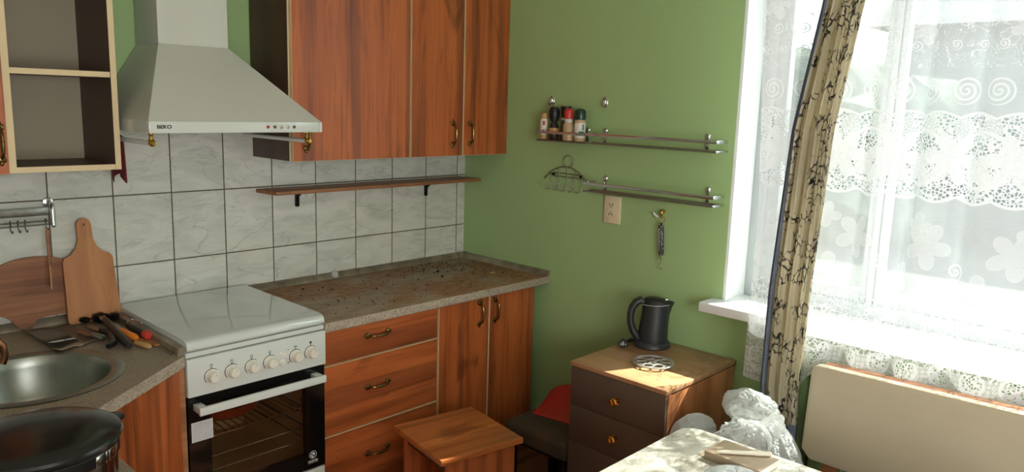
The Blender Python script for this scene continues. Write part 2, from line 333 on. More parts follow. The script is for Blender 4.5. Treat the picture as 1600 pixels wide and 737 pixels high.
    b5, e5 = leaf(0.17, 0.955, 0.055, 2.5, 0.2, 0.3); n2 = mx(n2, mt('MULTIPLY', b5, 0.62)); n2 = mx(n2, mt('MULTIPLY', e5, 0.9)); n2 = mx(n2, spiral(0.12, 1.02, 0.018, 0.011, 0.1))
    op = t.mix(low2, op, n2)
    r6, th6 = polar(0.11, 0.885, 0.0); ov = inv(t.step(r6, 0.030, 0.033)); bn = mt('ADD', 0.08, mt('MULTIPLY', net(120, 0.12), 0.85))
    edge = mt('ADD', 0.62, mt('MULTIPLY', inv(t.step(mt('ABSOLUTE', mt('SUBTRACT', t.vor(uv, 70, 'F1', 0.3), 0.30)), 0.05, 0.12)), 0.3)); edge = t.mix(ov, edge, bn)
    edge = mx(edge, mt('MULTIPLY', inv(t.step(mt('ABSOLUTE', mt('SUBTRACT', r6, 0.035)), 0.003, 0.006)), 0.95))
    op = t.mix(inv(t.step(mt('SUBTRACT', v, wave(0.11, 0.012)), 0.900, 0.903)), op, edge)
    hem = mt('ADD', v, wave(0.055, 0.014)); op = mx(op, mt('MULTIPLY', inv(t.step(hem, 0.835, 0.838)), 0.9)); op = mt('MULTIPLY', op, t.step(hem, 0.823, 0.825))
    df = t.new('ShaderNodeBsdfDiffuse'); df.inputs[0].default_value = L((228, 228, 232)); tl = t.new('ShaderNodeBsdfTranslucent'); tl.inputs[0].default_value = L((240, 240, 246))
    tr = t.new('ShaderNodeBsdfTransparent'); a = t.new('ShaderNodeMixShader'); a.inputs[0].default_value = 0.092; t.l.new(df.outputs[0], a.inputs[1]); t.l.new(tl.outputs[0], a.inputs[2])
    b = t.new('ShaderNodeMixShader'); t.put(op, b.inputs[0]); t.l.new(tr.outputs[0], b.inputs[1]); t.l.new(a.outputs[0], b.inputs[2]); t.l.new(b.outputs[0], t.out.inputs[0]); return t.m
M['lace'] = m_lace()

# ---------------------------------------------------------------- object helpers
def tag(o, label=None, cat=None, group=None, kind=None):
    if label: o['label'] = label
    if cat: o['category'] = cat
    if group: o['group'] = group
    if kind: o['kind'] = kind
    return o
def thing(name, label, cat, loc=(0, 0, 0), rotz=0.0, group=None):
    o = bpy.data.objects.new(name, None); o.empty_display_size = 0.05; COL.objects.link(o); o.location = loc; o.rotation_euler = (0, 0, rotz)
    return tag(o, label, cat, group)

class MB:
    """collects geometry; coordinates are world when off is a thing's location, else local"""
    def __init__(s, off=None):
        s.bm = bmesh.new(); s.off = Vector(off.location) if isinstance(off, bpy.types.Object) else Vector(off or (0, 0, 0)); s.mi = 0
    def _merge(s, tmp, mat=None):
        mp = {}
        for v in tmp.verts: mp[v] = s.bm.verts.new((mat @ v.co) if mat else v.co)
        for f in tmp.faces:
            try: g = s.bm.faces.new([mp[v] for v in f.verts]); g.smooth = f.smooth; g.material_index = max(s.mi, f.material_index)
            except ValueError: pass
        tmp.free()
    def box(s, a, b, bev=0.0, seg=2, mat=None):
        t = bmesh.new(); r = bmesh.ops.create_cube(t, size=1.0)
        for v in t.verts:
            v.co = Vector([(a[i] + b[i]) / 2 + v.co[i] * abs(b[i] - a[i]) for i in range(3)])
        if bev: bmesh.ops.bevel(t, geom=list(t.edges), offset=bev, segments=seg, affect='EDGES', profile=0.5)
        s._merge(t, mat); return s
    def lathe(s, prof, c=(0, 0, 0), n=32, axis='z', mat=None, sweep=None, smooth=True):
        t = bmesh.new(); rings = []
        for r, z in prof:
            rg = []
            if r < 1e-6: rg = [t.verts.new((0, 0, z))]
            else:
                for i in range(n):
                    a = 2 * PI * i / n; rg.append(t.verts.new((r * math.cos(a), r * math.sin(a), z)))
            rings.append(rg)
        for A, B in zip(rings, rings[1:]):
            if len(A) == 1 and len(B) == 1: continue
            for i in range(n):
                j = (i + 1) % n
                if len(A) == 1: f = t.faces.new([A[0], B[i], B[j]])
                elif len(B) == 1: f = t.faces.new([A[i], A[j], B[0]])
                else: f = t.faces.new([A[i], A[j], B[j], B[i]])
                f.smooth = smooth
        R = {'z': Matrix(), 'x': Matrix.Rotation(PI / 2, 4, 'Y'), 'y': Matrix.Rotation(PI / 2, 4, 'X'), '-x': Matrix.Rotation(-PI / 2, 4, 'Y')}[axis]
        X = Matrix.Translation(c) @ R
        s._merge(t, mat @ X if mat else X); return s
    def cyl(s, c, r, h, n=24, axis='z', bev=0.0, mat=None):
        b = min(bev, r * 0.9, h / 2 * 0.95)
        p = [(0, 0), (r, 0), (r, h), (0, h)] if not b else [(0, 0), (r - b, 0), (r - b * .3, b * .3), (r, b), (r, h - b), (r - b * .3, h - b * .3), (r - b, h), (0, h)]
        return s.lathe(p, c, n, axis, mat, smooth=True)
    def ball(s, c, r, sc=(1, 1, 1), n=16, mat=None):
        t = bmesh.new(); bmesh.ops.create_uvsphere(t, u_segments=n, v_segments=max(6, n // 2), radius=r)
        for v in t.verts: v.co = Vector((v.co.x * sc[0] + c[0], v.co.y * sc[1] + c[1], v.co.z * sc[2] + c[2]))
        for f in t.faces: f.smooth = True
        s._merge(t, mat); return s
    def tube(s, pts, r, n=8, closed=False, mat=None, flat=None):
        t = bmesh.new(); P = [Vector(p) for p in pts]; m = len(P); rr = r if isinstance(r, (list, tuple)) else [r] * m
        up = None; rings = []
        for i in range(m):
            if closed: d = (P[(i + 1) % m] - P[i - 1]).normalized()
            else: d = (P[min(i + 1, m - 1)] - P[max(i - 1, 0)]).normalized()
            if up is None: up = Vector((0, 0, 1)) if abs(d.z) < 0.9 else Vector((1, 0, 0))
            x = d.cross(up).normalized(); up = x.cross(d).normalized()
            fx, fy = flat or (1, 1)
            rings.append([t.verts.new(P[i] + x * (math.cos(2 * PI * k / n) * rr[i] * fx) + up * (math.sin(2 * PI * k / n) * rr[i] * fy)) for k in range(n)])
        rg = list(zip(rings, rings[1:])) + ([(rings[-1], rings[0])] if closed else [])
        for A, B in rg:
            for k in range(n):
                f = t.faces.new([A[k], A[(k + 1) % n], B[(k + 1) % n], B[k]]); f.smooth = True
        if not closed: t.faces.new(rings[0][::-1]); t.faces.new(rings[-1])
        s._merge(t, mat); return s
    def prism(s, outline, depth, mat=None, bev=0.0, holes=()):
        """outline in XY, extruded along +Z by depth (use mat to place)"""
        t = bmesh.new(); loops = [list(outline)] + [list(h) for h in holes]
        flat = [p for lp in loops for p in lp]; tris = tessellate_polygon([[Vector((p[0], p[1], 0)) for p in lp] for lp in loops])
        if not holes:
            lo = [t.verts.new((p[0], p[1], 0)) for p in flat]; hi = [t.verts.new((p[0], p[1], depth)) for p in flat]
            t.faces.new(lo[::-1]); t.faces.new(hi)
        else:
            lo = [t.verts.new((p[0], p[1], 0)) for p in flat]; hi = [t.verts.new((p[0], p[1], depth)) for p in flat]
            for tr in tris: t.faces.new([lo[i] for i in tr][::-1]); t.faces.new([hi[i] for i in tr])
        k = 0
        for lp in loops:
            q = len(lp)
            for i in range(q):
                a, b = k + i, k + (i + 1) % q; t.faces.new([lo[a], lo[b], hi[b], hi[a]])
            k += q
        bmesh.ops.recalc_face_normals(t, faces=list(t.faces))
        if bev:
            es = [e for e in t.edges if len(e.link_faces) == 2 and e.calc_face_angle(0) > 0.6]
            bmesh.ops.bevel(t, geom=es, offset=bev, segments=2, affect='EDGES', profile=0.5)
        s._merge(t, mat); return s
    def grid(s, nu, nv, fn, mat=None, uvf=None, smooth=True, close_u=False):
        V = [[s.bm.verts.new((mat @ Vector(fn(i, j))) if mat else Vector(fn(i, j))) for j in range(nv)] for i in range(nu)]
        uvl = s.bm.loops.layers.uv.verify() if uvf else None
        for i in range(nu - (0 if close_u else 1)):
            for j in range(nv - 1):
                i2 = (i + 1) % nu; f = s.bm.faces.new([V[i][j], V[i2][j], V[i2][j + 1], V[i][j + 1]]); f.smooth = smooth; f.material_index = s.mi
                if uvf:
                    for l, (a, b) in zip(f.loops, ((i, j), (i + 1, j), (i + 1, j + 1), (i, j + 1))): l[uvl].uv = uvf(a, b)
        return V
    def build(s, name, mats, parent=None, loc=None, smooth_all=None, fix=True, auto=True):
        if loc is not None: s.off = Vector(loc)
        for v in s.bm.verts: v.co -= s.off
        if fix: bmesh.ops.recalc_face_normals(s.bm, faces=list(s.bm.faces))
        me = bpy.data.meshes.new(name); s.bm.to_mesh(me); s.bm.free()
        for m in (mats if isinstance(mats, (list, tuple)) else [mats]): me.materials.append(M[m] if isinstance(m, str) else m)
        o = bpy.data.objects.new(name, me); COL.objects.link(o)
        if parent: o.parent = parent
        else: o.location = s.off
        if auto:
            for p in me.polygons: p.use_smooth = True
            try: me.set_sharp_from_angle(angle=math.radians(35))
            except Exception: pass
        return o
def struct(name, mb, mat, loc=(0, 0, 0)):
    o = mb.build(name, mat, None, loc); o['kind'] = 'structure'; return o
def text_part(name, body, size, mat, M4, parent, off, thick=0.0004, bold=0.0, xs=1.0):
    cu = bpy.data.curves.new(name, 'FONT'); cu.body = body; cu.size = size; cu.extrude = thick; cu.offset = bold; cu.align_x = 'CENTER'; cu.align_y = 'CENTER'
    o = bpy.data.objects.new(name, cu); COL.objects.link(o); bpy.context.view_layer.update()
    me = bpy.data.meshes.new_from_object(o.evaluated_get(bpy.context.evaluated_depsgraph_get())); bpy.data.objects.remove(o)
    me.transform(M4 @ Matrix.Diagonal((xs, 1, 1, 1))); me.transform(Matrix.Translation(-Vector(off))); me.materials.clear(); me.materials.append(M[mat])
    o = bpy.data.objects.new(name, me); COL.objects.link(o); o.parent = parent; return o
def frame(o, x, y, z):    # matrix from origin and axes
    x, y, z = Vector(x), Vector(y), Vector(z); m = Matrix((x, y, z)).transposed().to_4x4(); m.translation = Vector(o); return m
FACE_A = lambda o: frame(o, (1, 0, 0), (0, 0, 1), (0, -1, 0))   # a plane looking along -y (towards the room from the tiled wall)
FACE_B = lambda o: frame(o, (0, -1, 0), (0, 0, 1), (-1, 0, 0))  # a plane looking along -x (from the green wall)
def arc(c, r, a0, a1, n, ax=0, ay=2, rx=None):
    out = []
    for i in range(n + 1):
        a = a0 + (a1 - a0) * i / n; p = list(c); p[ax] += r * math.cos(a); p[ay] += (rx or r) * math.sin(a); out.append(tuple(p))
    return out

# ================================================================= SETTING
XL, YF, ZC = -3.35, -4.4, 2.78
WY0, WY1, WZ0, WZ1, WT = -1.504, -3.35, 0.905, 2.66, 0.36
struct('floor', MB().box((XL, YF, -0.12), (0, 0, 0)), 'floor')
struct('ceiling', MB().box((XL - .2, YF - .2, ZC), (WT, .2, ZC + .12)), 'ceiling')
struct('wall_back', MB().box((XL - .2, 0, -.12), (WT, .2, ZC)), 'green')
mb = MB().box((0, 0, -.12), (WT, WY0, ZC)).box((0, WY1, -.12), (WT, YF - .2, ZC)).box((0, WY0, -.12), (WT, WY1, WZ0)).box((0, WY0, WZ1), (WT, WY1, ZC))
struct('wall_right', mb, 'green')
struct('wall_left', MB().box((XL - .2, YF - .2, -.12), (XL, 0, ZC)), 'interior')
FX0, FX1, FZ0, FZ1 = -3.28, -1.92, 0.85, 2.1
mb = MB().box((XL, YF - .2, -.12), (FX0, YF, ZC)).box((FX1, YF - .2, -.12), (0, YF, ZC)).box((FX0, YF - .2, -.12), (FX1, YF, FZ0)).box((FX0, YF - .2, FZ1), (FX1, YF, ZC))
struct('wall_front', mb, 'interior')
# tiled splashback on the back wall
struct('trim_1', MB().box((XL, -.008, .80), (0.0, 0.0, ZA + 2 * H_)), 'tile')
# white plastered reveal of the window and the sill
mb = MB().box((0.0, WY0 - .012, WZ0), (WT - .02, WY0, WZ1)).box((0.0, WY1, WZ0), (WT - .02, WY1 + .012, WZ1)).box((0.0, WY0, WZ1 - .012), (WT - .02, WY1, WZ1))
struct('trim_2', mb, 'white_paint')
sill = MB().box((-0.105, -1.46, .888), (0.16, -3.39, .925), .004); struct('trim_3', sill, 'white_paint')
# window with two sashes
wf = MB()
def ring_yz(mb, y0, y1, z0, z1, w, x0, x1, bev=.004):
    mb.box((x0, y0, z0), (x1, y0 - w, z1), bev); mb.box((x0, y1 + w, z0), (x1, y1, z1), bev); mb.box((x0, y0 - w, z1 - w), (x1, y1 + w, z1), bev); mb.box((x0, y0 - w, z0), (x1, y1 + w, z0 + w), bev)
ring_yz(wf, WY0 - .012, WY1 + .012, WZ0 + .02, WZ1 - .012, .055, .15, .22)
win = struct('window_1', wf.box((.15, -1.985, WZ0 + .07), (.22, -2.007, WZ1 - .06), .004), 'frame_paint')
for a, b in ((WY0 - .067, -1.983), (-2.009, WY1 + .067)):
    sm = MB(); wa, wb = (.05, .022) if a > -1.7 else (.022, .05); z0_, z1_ = WZ0 + .07, WZ1 - .065
    sm.box((.16, a, z0_), (.205, a - wa, z1_), .004).box((.16, b + wb, z0_), (.205, b, z1_), .004).box((.16, a - wa, z1_ - .05), (.205, b + wb, z1_), .004).box((.16, a - wa, z0_), (.205, b + wb, z0_ + .05), .004); s_ = sm.build('sash', 'frame_paint', win); MB().box((.180, a - wa, WZ0 + .12), (.184, b + wb, WZ1 - .115)).build('window_pane', 'pane', s_)
w2 = MB(); w2.box((FX0, YF - .12, FZ0), (FX0 + .07, YF - .06, FZ1), .004).box((FX1 - .07, YF - .12, FZ0), (FX1, YF - .06, FZ1), .004).box((FX0 + .07, YF - .12, FZ0), (FX1 - .07, YF - .06, FZ0 + .07), .004).box((FX0 + .07, YF - .12, FZ1 - .07), (FX1 - .07, YF - .06, FZ1), .004).box((-2.63, YF - .12, FZ0 + .07), (-2.57, YF - .06, FZ1 - .07), .004)
struct('added_window', w2, 'white_paint')  # invented window in the unseen wall, added to go with the fill lamp
# outside
struct('ground', MB().box((WT, -40, -.62), (60, 40, -.5)), 'ground')
b_ = thing('neighbouring_house', 'pale grey building with a dark roof behind the right part of the lace', 'building', (14, -4, -.5))
MB(b_).box((13, 2.2, -.5), (19, -14, 3.25), .02).build('wall', 'outgrey', b_)
MB(b_).prism([(-.6, 0), (3, 1.6), (6.6, 0)], 16.6, frame((13, 2.5, 3.25), (1, 0, 0), (0, 0, 1), (0, -1, 0))).build('roof', 'roofgrey', b_)
mb = MB()
for i in range(64):
    mb.ball((11.2 + random.uniform(-.4, .4), 1.2 + (i // 2) * .36, (random.uniform(-.1, .4), random.uniform(1.25, 1.75))[i % 2]), random.uniform(.8, 1.1), n=10)
for v in mb.bm.verts: v.co += Vector((noise.noise(v.co * 1.9), noise.noise(v.co * 1.9 + Vector((9, 0, 0))), noise.noise(v.co * 2.3 + Vector((0, 5, 0))))) * .45
tag(mb.build('hedge', 'hedge', loc=(11.6, 6, -.5)), 'blurry grey green hedge outside, seen hazily left of the gathered curtain', 'hedge')

# ================================================================= KITCHEN ALONG THE TILED WALL
def bow_handle(parent, c, axis, length=.128, off=None, normal=(0, -1, 0)):
    n = Vector(normal); a = Vector((1, 0, 0)) if axis == 'x' else Vector((0, 0, 1)); b = n.cross(a); c = Vector(c); mb = MB(off)
    hl = length / 2 - .018
    for s in (-1, 1):
        q = c + a * (s * hl)
        mt = frame(q + n * .004, a * s, b, n)
        mb.ball((0, 0, 0), .011, (1.0, 1.15, .5), 12, mt); mb.ball((.011, 0, -.001), .008, (1.1, .75, .45), 10, mt); mb.ball((.004, .009, -.001), .006, (1, .8, .4), 8, mt); mb.ball((.004, -.009, -.001), .006, (1, .8, .4), 8, mt)
    pts = []; rr = []
    for i in range(17):
        u = -1 + 2 * i / 16; pts.append(c + a * (u * hl) + n * (.004 + .024 * (1 - u ** 4) ** .7)); rr.append(.0036 + .0022 * (1 - abs(u)) + .0007 * (i % 2))
    mb.tube(pts, rr, 10)
    return mb.build('handle', 'antique', parent)
def panel_front(off, x0, x1, z0, z1, y, th=.018, name='door', mat='cherry_v', parent=None):
    """flat front with a thin cream edge band; local frame of parent"""
    mb = MB(off); mb.box((x0, y, z0), (x1, y + th, z1), .0012, 1)
    o = mb.build(name, [mat, 'cream'], parent)
    for p in o.data.polygons: p.material_index = 0 if abs(p.normal.y) > .95 and abs(p.normal.z) < .3 else 1
    return o
def carcass(off, x0, x1, z0, z1, y, name='body', side='dark_side', parent=None, back=-.008):
    mb = MB(off); mb.box((x0, y, z0), (x1, back, z1), .001, 1); o = mb.build(name, [side, 'cream'], parent)
    for p in o.data.polygons: p.material_index = 1 if p.normal.y < -.9 else 0
    return o
# --- worktop right of the cooker
XS = -1.2285
wt = MB(); wt.box((XS, -.613, .824), (-.001, -.009, .86), .006, 3)
top = wt.build('worktop', 'worktop_dirty', None, (-.6, -.3, .824)); tag(top, 'stained speckled worktop to the right of the cooker, strewn with dirt', 'worktop')
tri = [(0, 0), (.024, 0), (.02, .006), (.006, .024), (0, .026)]
mb = MB(top); mb.prism([(a, b) for a, b in tri], -XS - .003, frame((XS, -.0085, .860), (0, -1, 0), (0, 0, 1), (1, 0, 0)))
mb.prism([(a, b) for a, b in tri], .598, frame((-.001, -.612, .860), (-1, 0, 0), (0, 0, 1), (0, 1, 0)))
mb.build('edge_strip', 'strip', top)
mb = MB(top)
mb.mi = 0; mb.box((-.05, -.04, .861), (-.001, -.009, .8875), .003)
mb.build('corner_cap', 'strip', top)
bl = MB().lathe([(0, 0), (.013, .001), (.017, .006), (.013, .012), (0, .013)], (0, 0, 0), 18, mat=frame((-.805, -.028, .879), (1, 0, 0), (0, .35, .93), (0, -.93, .35))); tag(bl.build('plastic_disc', 'bag', loc=(-.805, -.028, .879)), 'small translucent plastic disc lying on the worktop edge strip against the tiles', 'disc')
# crumbs of dirt
mb = MB(); rnd = random.Random(3)
for i in range(430):
    k = rnd.random()
    if k < .55: x, y = rnd.gauss(-.28, .13), rnd.gauss(-.14, .08)
    elif k < .7: x, y = rnd.gauss(-.14, .06), rnd.gauss(-.36, .08)
    else: x, y = rnd.uniform(-1.18, -.05), rnd.uniform(-.55, -.05)
    if not (-1.2 < x < -.03 and -.59 < y < -.04): continue
    r = rnd.choice([.0013, .0018, .0022, .003]); mb.ball((x, y, .8605 + r * .4), r, (1, rnd.uniform(.6, 1.4), .7), 6)
for x, y, r in ((-.36, -.22, .0075), (-.41, -.31, .0065), (-.93, -.2, .004), (-.78, -.31, .004), (-1.02, -.12, .005)): mb.ball((x, y, .8605 + r * .5), r, (1.2, 1, .6), 8)
tag(mb.build('dirt_crumbs', 'black_iron', loc=(-.3, -.2, .8605)), 'dark crumbs of dirt scattered over the stained worktop', 'dirt', kind='stuff')
mb = MB(); mb.box((-.012, -.008, 0), (.012, .008, .003), .001, mat=frame((-.175, -.40, .8605), (.9, .3, .1), (-.3, .95, 0), (-.1, 0, 1))); mb.box((-.006, -.009, 0), (.014, .001, .003), .001, mat=frame((-.165, -.39, .862), (.7, -.6, .1), (.6, .75, 0), (-.1, 0, 1)))
tag(mb.build('paint_flake', 'tan', loc=(-.175, -.40, .8605)), 'curled yellowish flake on the worktop near the green wall', 'flake')
# --- base drawers and two door cabinet
YB = -.575
r = thing('drawer_cabinet', 'reddish wood base cabinet with three drawers right of the cooker', 'cabinet', (-.945, YB / 2, 0))
carcass(r, -1.224, -.662, .10, .8225, YB + .018, parent=r); MB(r).box((-1.224, YB + .07, 0), (-.662, YB + .09, .10)).build('plinth', 'dark_side', r)
for (z0, z1, hz) in ((.6865, .8195, .766), (.410, .6815, .561), (.105, .405, .286)):
    d = panel_front(r, -1.2225, -.665, z0, z1, YB, name='drawer', mat='cherry_h', parent=r); bow_handle(d, (-.972, YB, hz), 'x', off=r)
r = thing('base_cabinet', 'reddish wood two door base cabinet beside the green wall', 'cabinet', (-.36, YB / 2, 0))
carcass(r, -.660, -.064, .10, .8225, YB + .018, parent=r); MB(r).box((-.660, YB + .07, 0), (-.064, YB + .09, .10)).build('plinth', 'dark_side', r)
for x0, x1, hx in ((-.6575, -.3665, -.425), (-.3605, -.066, -.328)):
    d = panel_front(r, x0, x1, .105, .8195, YB, parent=r); bow_handle(d, (hx, YB, .747), 'z', off=r)

# --- cooker
CX0, CX1 = -1.7335, -1.2345
ck = thing('cooker', 'white freestanding gas cooker with black glass oven door', 'cooker', ((CX0 + CX1) / 2, -.31, 0))
mb = MB(ck)
mb.box((CX0, -.585, 0.02), (CX0 + .045, -.03, .842), .002).box((CX1 - .045, -.585, 0.02), (CX1, -.03, .842), .002)
mb.box((CX0 + .045, -.585, .70), (CX1 - .045, -.03, .842)).box((CX0 + .045, -.60, 0.02), (CX1 - .045, -.03, .33)).box((CX0 + .045, -.08, .33), (CX1 - .045, -.03, .70))
mb.box((CX0 + .001, -.612, .843), (CX1 - .001, -.03, .859), .002)
for x in (CX0 + .04, CX1 - .04):
    for y in (-.54, -.08): mb.cyl((x, y, 0), .015, .021, 12)
mb.build('body', 'white_enamel', ck)
mb = MB(ck); mb.box((CX0 + .0455, -.584, .3305), (CX0 + .0475, -.082, .699)).box((CX1 - .0475, -.584, .3305), (CX1 - .0455, -.082, .699)).box((CX0 + .0475, -.0835, .3305), (CX1 - .0475, -.0815, .699)).box((CX0 + .0475, -.584, .3305), (CX1 - .0475, -.0835, .3325)).box((CX0 + .0475, -.584, .697), (CX1 - .0475, -.0835, .699))
mb.build('oven_cavity', 'oven_dark', ck)
prof = [(-.030, .864), (-.600, .864), (-.618, .866), (-.6215, .872), (-.6195, .884), (-.612, .893), (-.598, .8985), (-.57, .900), (-.045, .900), (-.032, .897), (-.029, .890)]
lid = MB(ck).prism(prof, CX1 - CX0 - .006, frame((CX0 + .003, 0, 0), (0, 1, 0), (0, 0, 1), (1, 0, 0)), bev=.0015).build('lid', 'lid_glass', ck)
pn = MB(ck); pn.box((CX0, -.622, .7150), (CX1, -.586, .8395), .003, 2); pn = pn.build('control_panel', 'white_enamel', ck)
kz = .772
knob_x = (-1.6560, -1.5880, -1.5190, -1.4530, -1.3560, -1.2960)
for i, x in enumerate(knob_x):
    mb = MB(ck); mb.lathe([(0, 0), (.0235, 0), (.0235, .003), (.0205, .0045), (.0205, .009), (.0185, .011), (.0175, .013), (.0165, .026), (.014, .0285), (0, .0285)], (x, -.622, kz), 28, 'y')
    kb = mb.build('knob', 'knob_white', pn)
    mb = MB(ck); mb.tube(arc((x, -.6232, kz), .0245, PI * .25, PI * 1.25, 14), .0009, 5); mb.box((x - .0008, -.6236, kz + .0235), (x + .0008, -.6215, kz + .030))
    mb.build('knob_scale', 'ink', kb); MB(ck).ball((x + .004, -.6505, kz + .008), .0014, n=6).build('knob_dot', 'ink', kb)
    if i < 4:
        mb = MB(ck)
        for a0, b0, a1, b1 in ((-.004, .031, .004, .032), (-.004, .039, .004, .040), (-.004, .031, -.003, .040), (.003, .031, .004, .040)): mb.box((x + a0, -.6226, kz + b0), (x + a1, -.6215, kz + b1))
        mb.ball((x + .0015 * (-1) ** i, -.6225, kz + .0355 + .0015 * (-1) ** (i // 2)), .0013, (1, .4, 1), 6); mb.build('burner_symbol', 'ink', pn)
for z in (kz + .0150, kz - .013): MB(ck).lathe([(0, 0), (.0115, 0), (.0115, .002), (.0085, .0035), (.008, .007), (0, .008)], (-1.4050, -.622, z), 20, 'y').build('push_button', 'knob_white', pn)
for a0_, b0_, c0_, d0_ in ((-1.386, kz + .027, -1.383, kz + .030), (-1.386, kz - .020, -1.382, kz - .016), (-1.361, kz + .033, -1.350, kz + .036), (-1.300, kz + .032, -1.292, kz + .040)): MB(ck).box((a0_, -.6226, b0_), (c0_, -.6215, d0_)).build('panel_mark', 'ink', pn)
# oven door
DZ0, DZ1 = .328, .709
WX0, WX1, WZa, WZb = -1.660, -1.312, .385, .665
mb = MB(ck); fx = -.612
mb.box((CX0 + .001, fx, DZ0), (WX0, -.588, DZ1)).box((WX1, fx, DZ0), (CX1 - .001, -.588, DZ1)).box((WX0, fx, DZ0), (WX1, -.588, WZa)).box((WX0, fx, WZb), (WX1, -.588, DZ1))
dr = mb.build('oven_door', 'black_glass', ck)
MB(ck).box((WX0, fx + .001, WZa), (WX1, fx + .004, WZb)).build('door_glass', 'oven_glass', dr)
mb = MB(ck); mb.box((-1.718, -.668, .666), (-1.262, -.655, .692), .002)
for x in (-1.716, -1.292): mb.box((x, -.656, .668), (x + .026, -.6115, .690), .002)
mb.build('door_handle', 'white_enamel', dr)
mb = MB(ck); mb.box((-1.724, fx - .0008, .561), (-1.654, fx - .0002, .627)); st = mb.build('sticker', 'silver_ink', dr)
mb = MB(ck); rnd = random.Random(5)
for k in range(13):
    z = .6215 - k * .0046; x = -1.7205
    while x < -1.660:
        w = rnd.uniform(.004, .012); mb.box((x, fx - .0011, z - .0011), (min(x + w, -1.657), fx - .0007, z)); x += w + .0014
mb.build('printed_text', 'ink_grey', st)
ex = -1.287
mb = MB(ck); mb.lathe([(.0136, 0), (.0152, 0), (.0152, .0006), (.0136, .0006)], (ex, fx - .0002, .3800), 28, 'y')
globe = [[(-.011, -.002), (-.006, -.009), (0, -.0125), (.004, -.010), (.001, -.005), (-.003, -.002), (-.006, .002)], [(-.004, .003), (.001, -.001), (.006, -.003), (.009, .001), (.006, .007), (.001, .011), (-.002, .008)], [(-.0095, .004), (-.006, .006), (-.004, .011), (-.008, .009)], [(.007, -.009), (.011, -.005), (.008, -.004)]]
for g in globe: mb.prism(g, .0006, FACE_A((ex, fx - .0002, .3800)))
em = mb.build('globe_emblem', 'silver_ink', dr)
text_part('emblem_lettering', 'REGISTER', .0095, 'silver_ink', FACE_A((ex, fx - .0004, .3560)), dr, ck.location, bold=.0002); MB(ck).box((ex - .021, fx - .0008, .3490), (ex + .021, fx - .0002, .3498)).build('emblem_line', 'silver_ink', dr)
MB(ck).box((CX0 + .002, -.612, .10), (CX1 - .002, -.6005, .322), .003).build('bottom_drawer', 'white_enamel', ck)
# oven rack and pan
rk = MB(); zr = .545
rk.tube([(CX0 + .055, -.565, zr), (CX1 - .055, -.565, zr), (CX1 - .055, -.12, zr), (CX0 + .055, -.12, zr)], .0035, 8, closed=True)
for i in range(15): x = CX0 + .075 + i * .0252; rk.tube([(x, -.565, zr), (x, -.12, zr)], .0018, 6)
rk.tube([(CX1 - .075, -.565, zr), (CX1 - .073, -.575, zr + .02), (CX1 - .073, -.565, zr + .045)], .003, 6)
tag(rk.build('oven_rack', 'chrome', loc=(-1.484, -.34, zr)), 'chrome wire rack inside the oven behind the glass', 'oven rack')
for z in (.47, .42):
    mb = MB(ck)
    for x in (CX0 + .049, CX1 - .049): mb.tube([(x, -.57, z), (x, -.10, z)], .0025, 6)
    mb.tube([(CX0 + .049, -.56, z), (CX1 - .049, -.56, z)], .0022, 6); mb.build('rack_rail', 'dull_chrome', ck)
pm = MB(); pm.lathe([(0, 0), (.11, 0), (.128, .012), (.135, .042), (.139, .044), (.136, .0465), (.130, .043), (.122, .014), (.105, .005), (0, .005)], (-1.52, -.38, zr + .004), 40)
tag(pm.build('baking_pan', 'pan', loc=(-1.52, -.38, zr + .004)), 'reddish brown round pan on the oven rack', 'pan')

# --- corner worktop with sink
SXc, SYc, SR = -2.130, -.535, .232
outer = [(XL + .002, -.009), (-1.742, -.009), (-1.742, -.628), (-2.088, -.895), (-2.137, -.945), (-2.137, -1.80), (XL + .002, -1.80)]
hole = [(SXc + (SR - .016) * math.cos(2 * PI * i / 48), SYc + (SR - .016) * math.sin(2 * PI * i / 48)) for i in range(48)]
cw = MB().prism(outer, .036, Matrix.Translation((0, 0, .824)), holes=[hole]).build('corner_worktop', 'worktop', None, (-2.3, -.5, .824)); tag(cw, 'speckled grey corner worktop around the sink with a slanted front edge', 'worktop')
mb = MB(cw); mb.prism([(0, 0), (.020, 0), (.016, .022), (.004, .028), (0, .026)], .612, frame((-1.7415, -.622, .860), (-1, 0, 0), (0, 0, 1), (0, 1, 0))); mb.prism([(a, b) for a, b in tri], 1.58, frame((XL + .003, -.0085, .860), (0, -1, 0), (0, 0, 1), (1, 0, 0)))
mb.prism([(0, 0), (.006, 0), (.006, .004), (0, .004)], .60, frame((-1.764, -.612, .860), (-1, 0, 0), (0, 0, 1), (0, 1, 0)))
mb.build('edge_strip', 'strip', cw)
mb = MB(); mb.lathe([(SR, .0005), (SR + .001, .003), (SR - .006, .0045), (SR - .030, .0035), (SR - .036, .001), (SR - .040, -.006), (SR - .046, -.03), (SR - .056, -.120), (SR - .075, -.142), (SR - .12, -.150), (.035, -.153), (.030, -.158), (0, -.158)], (SXc, SYc, .860), 64)
mb.lathe([(0, -.1565), (.020, -.1565), (.026, -.154), (.031, -.1525)], (SXc, SYc, .860), 24)
sk = mb.build('sink', 'steel', None, (SXc, SYc, .860)); tag(sk, 'round brushed steel sink set into the corner worktop', 'sink')
r = thing('corner_cabinet', 'reddish wood corner cabinet with slanted door under the sink', 'cabinet', (-1.95, -.45, 0))
cabp = [(-2.14, -.87), (-2.14, -.02), (-1.757, -.02), (-1.757, -.600), (-2.088, -.852)]
cabp2 = [(-2.10, -.02), (-1.757, -.02), (-1.757, -.596), (-2.10, -.860)]
mb = MB(r); mb.prism(cabp2, .60, Matrix.Translation((0, 0, .10))); mb.box((-1.760, -.596, .70), (-1.757, -.02, .823)); mb.build('body', 'shelf_wood', r)
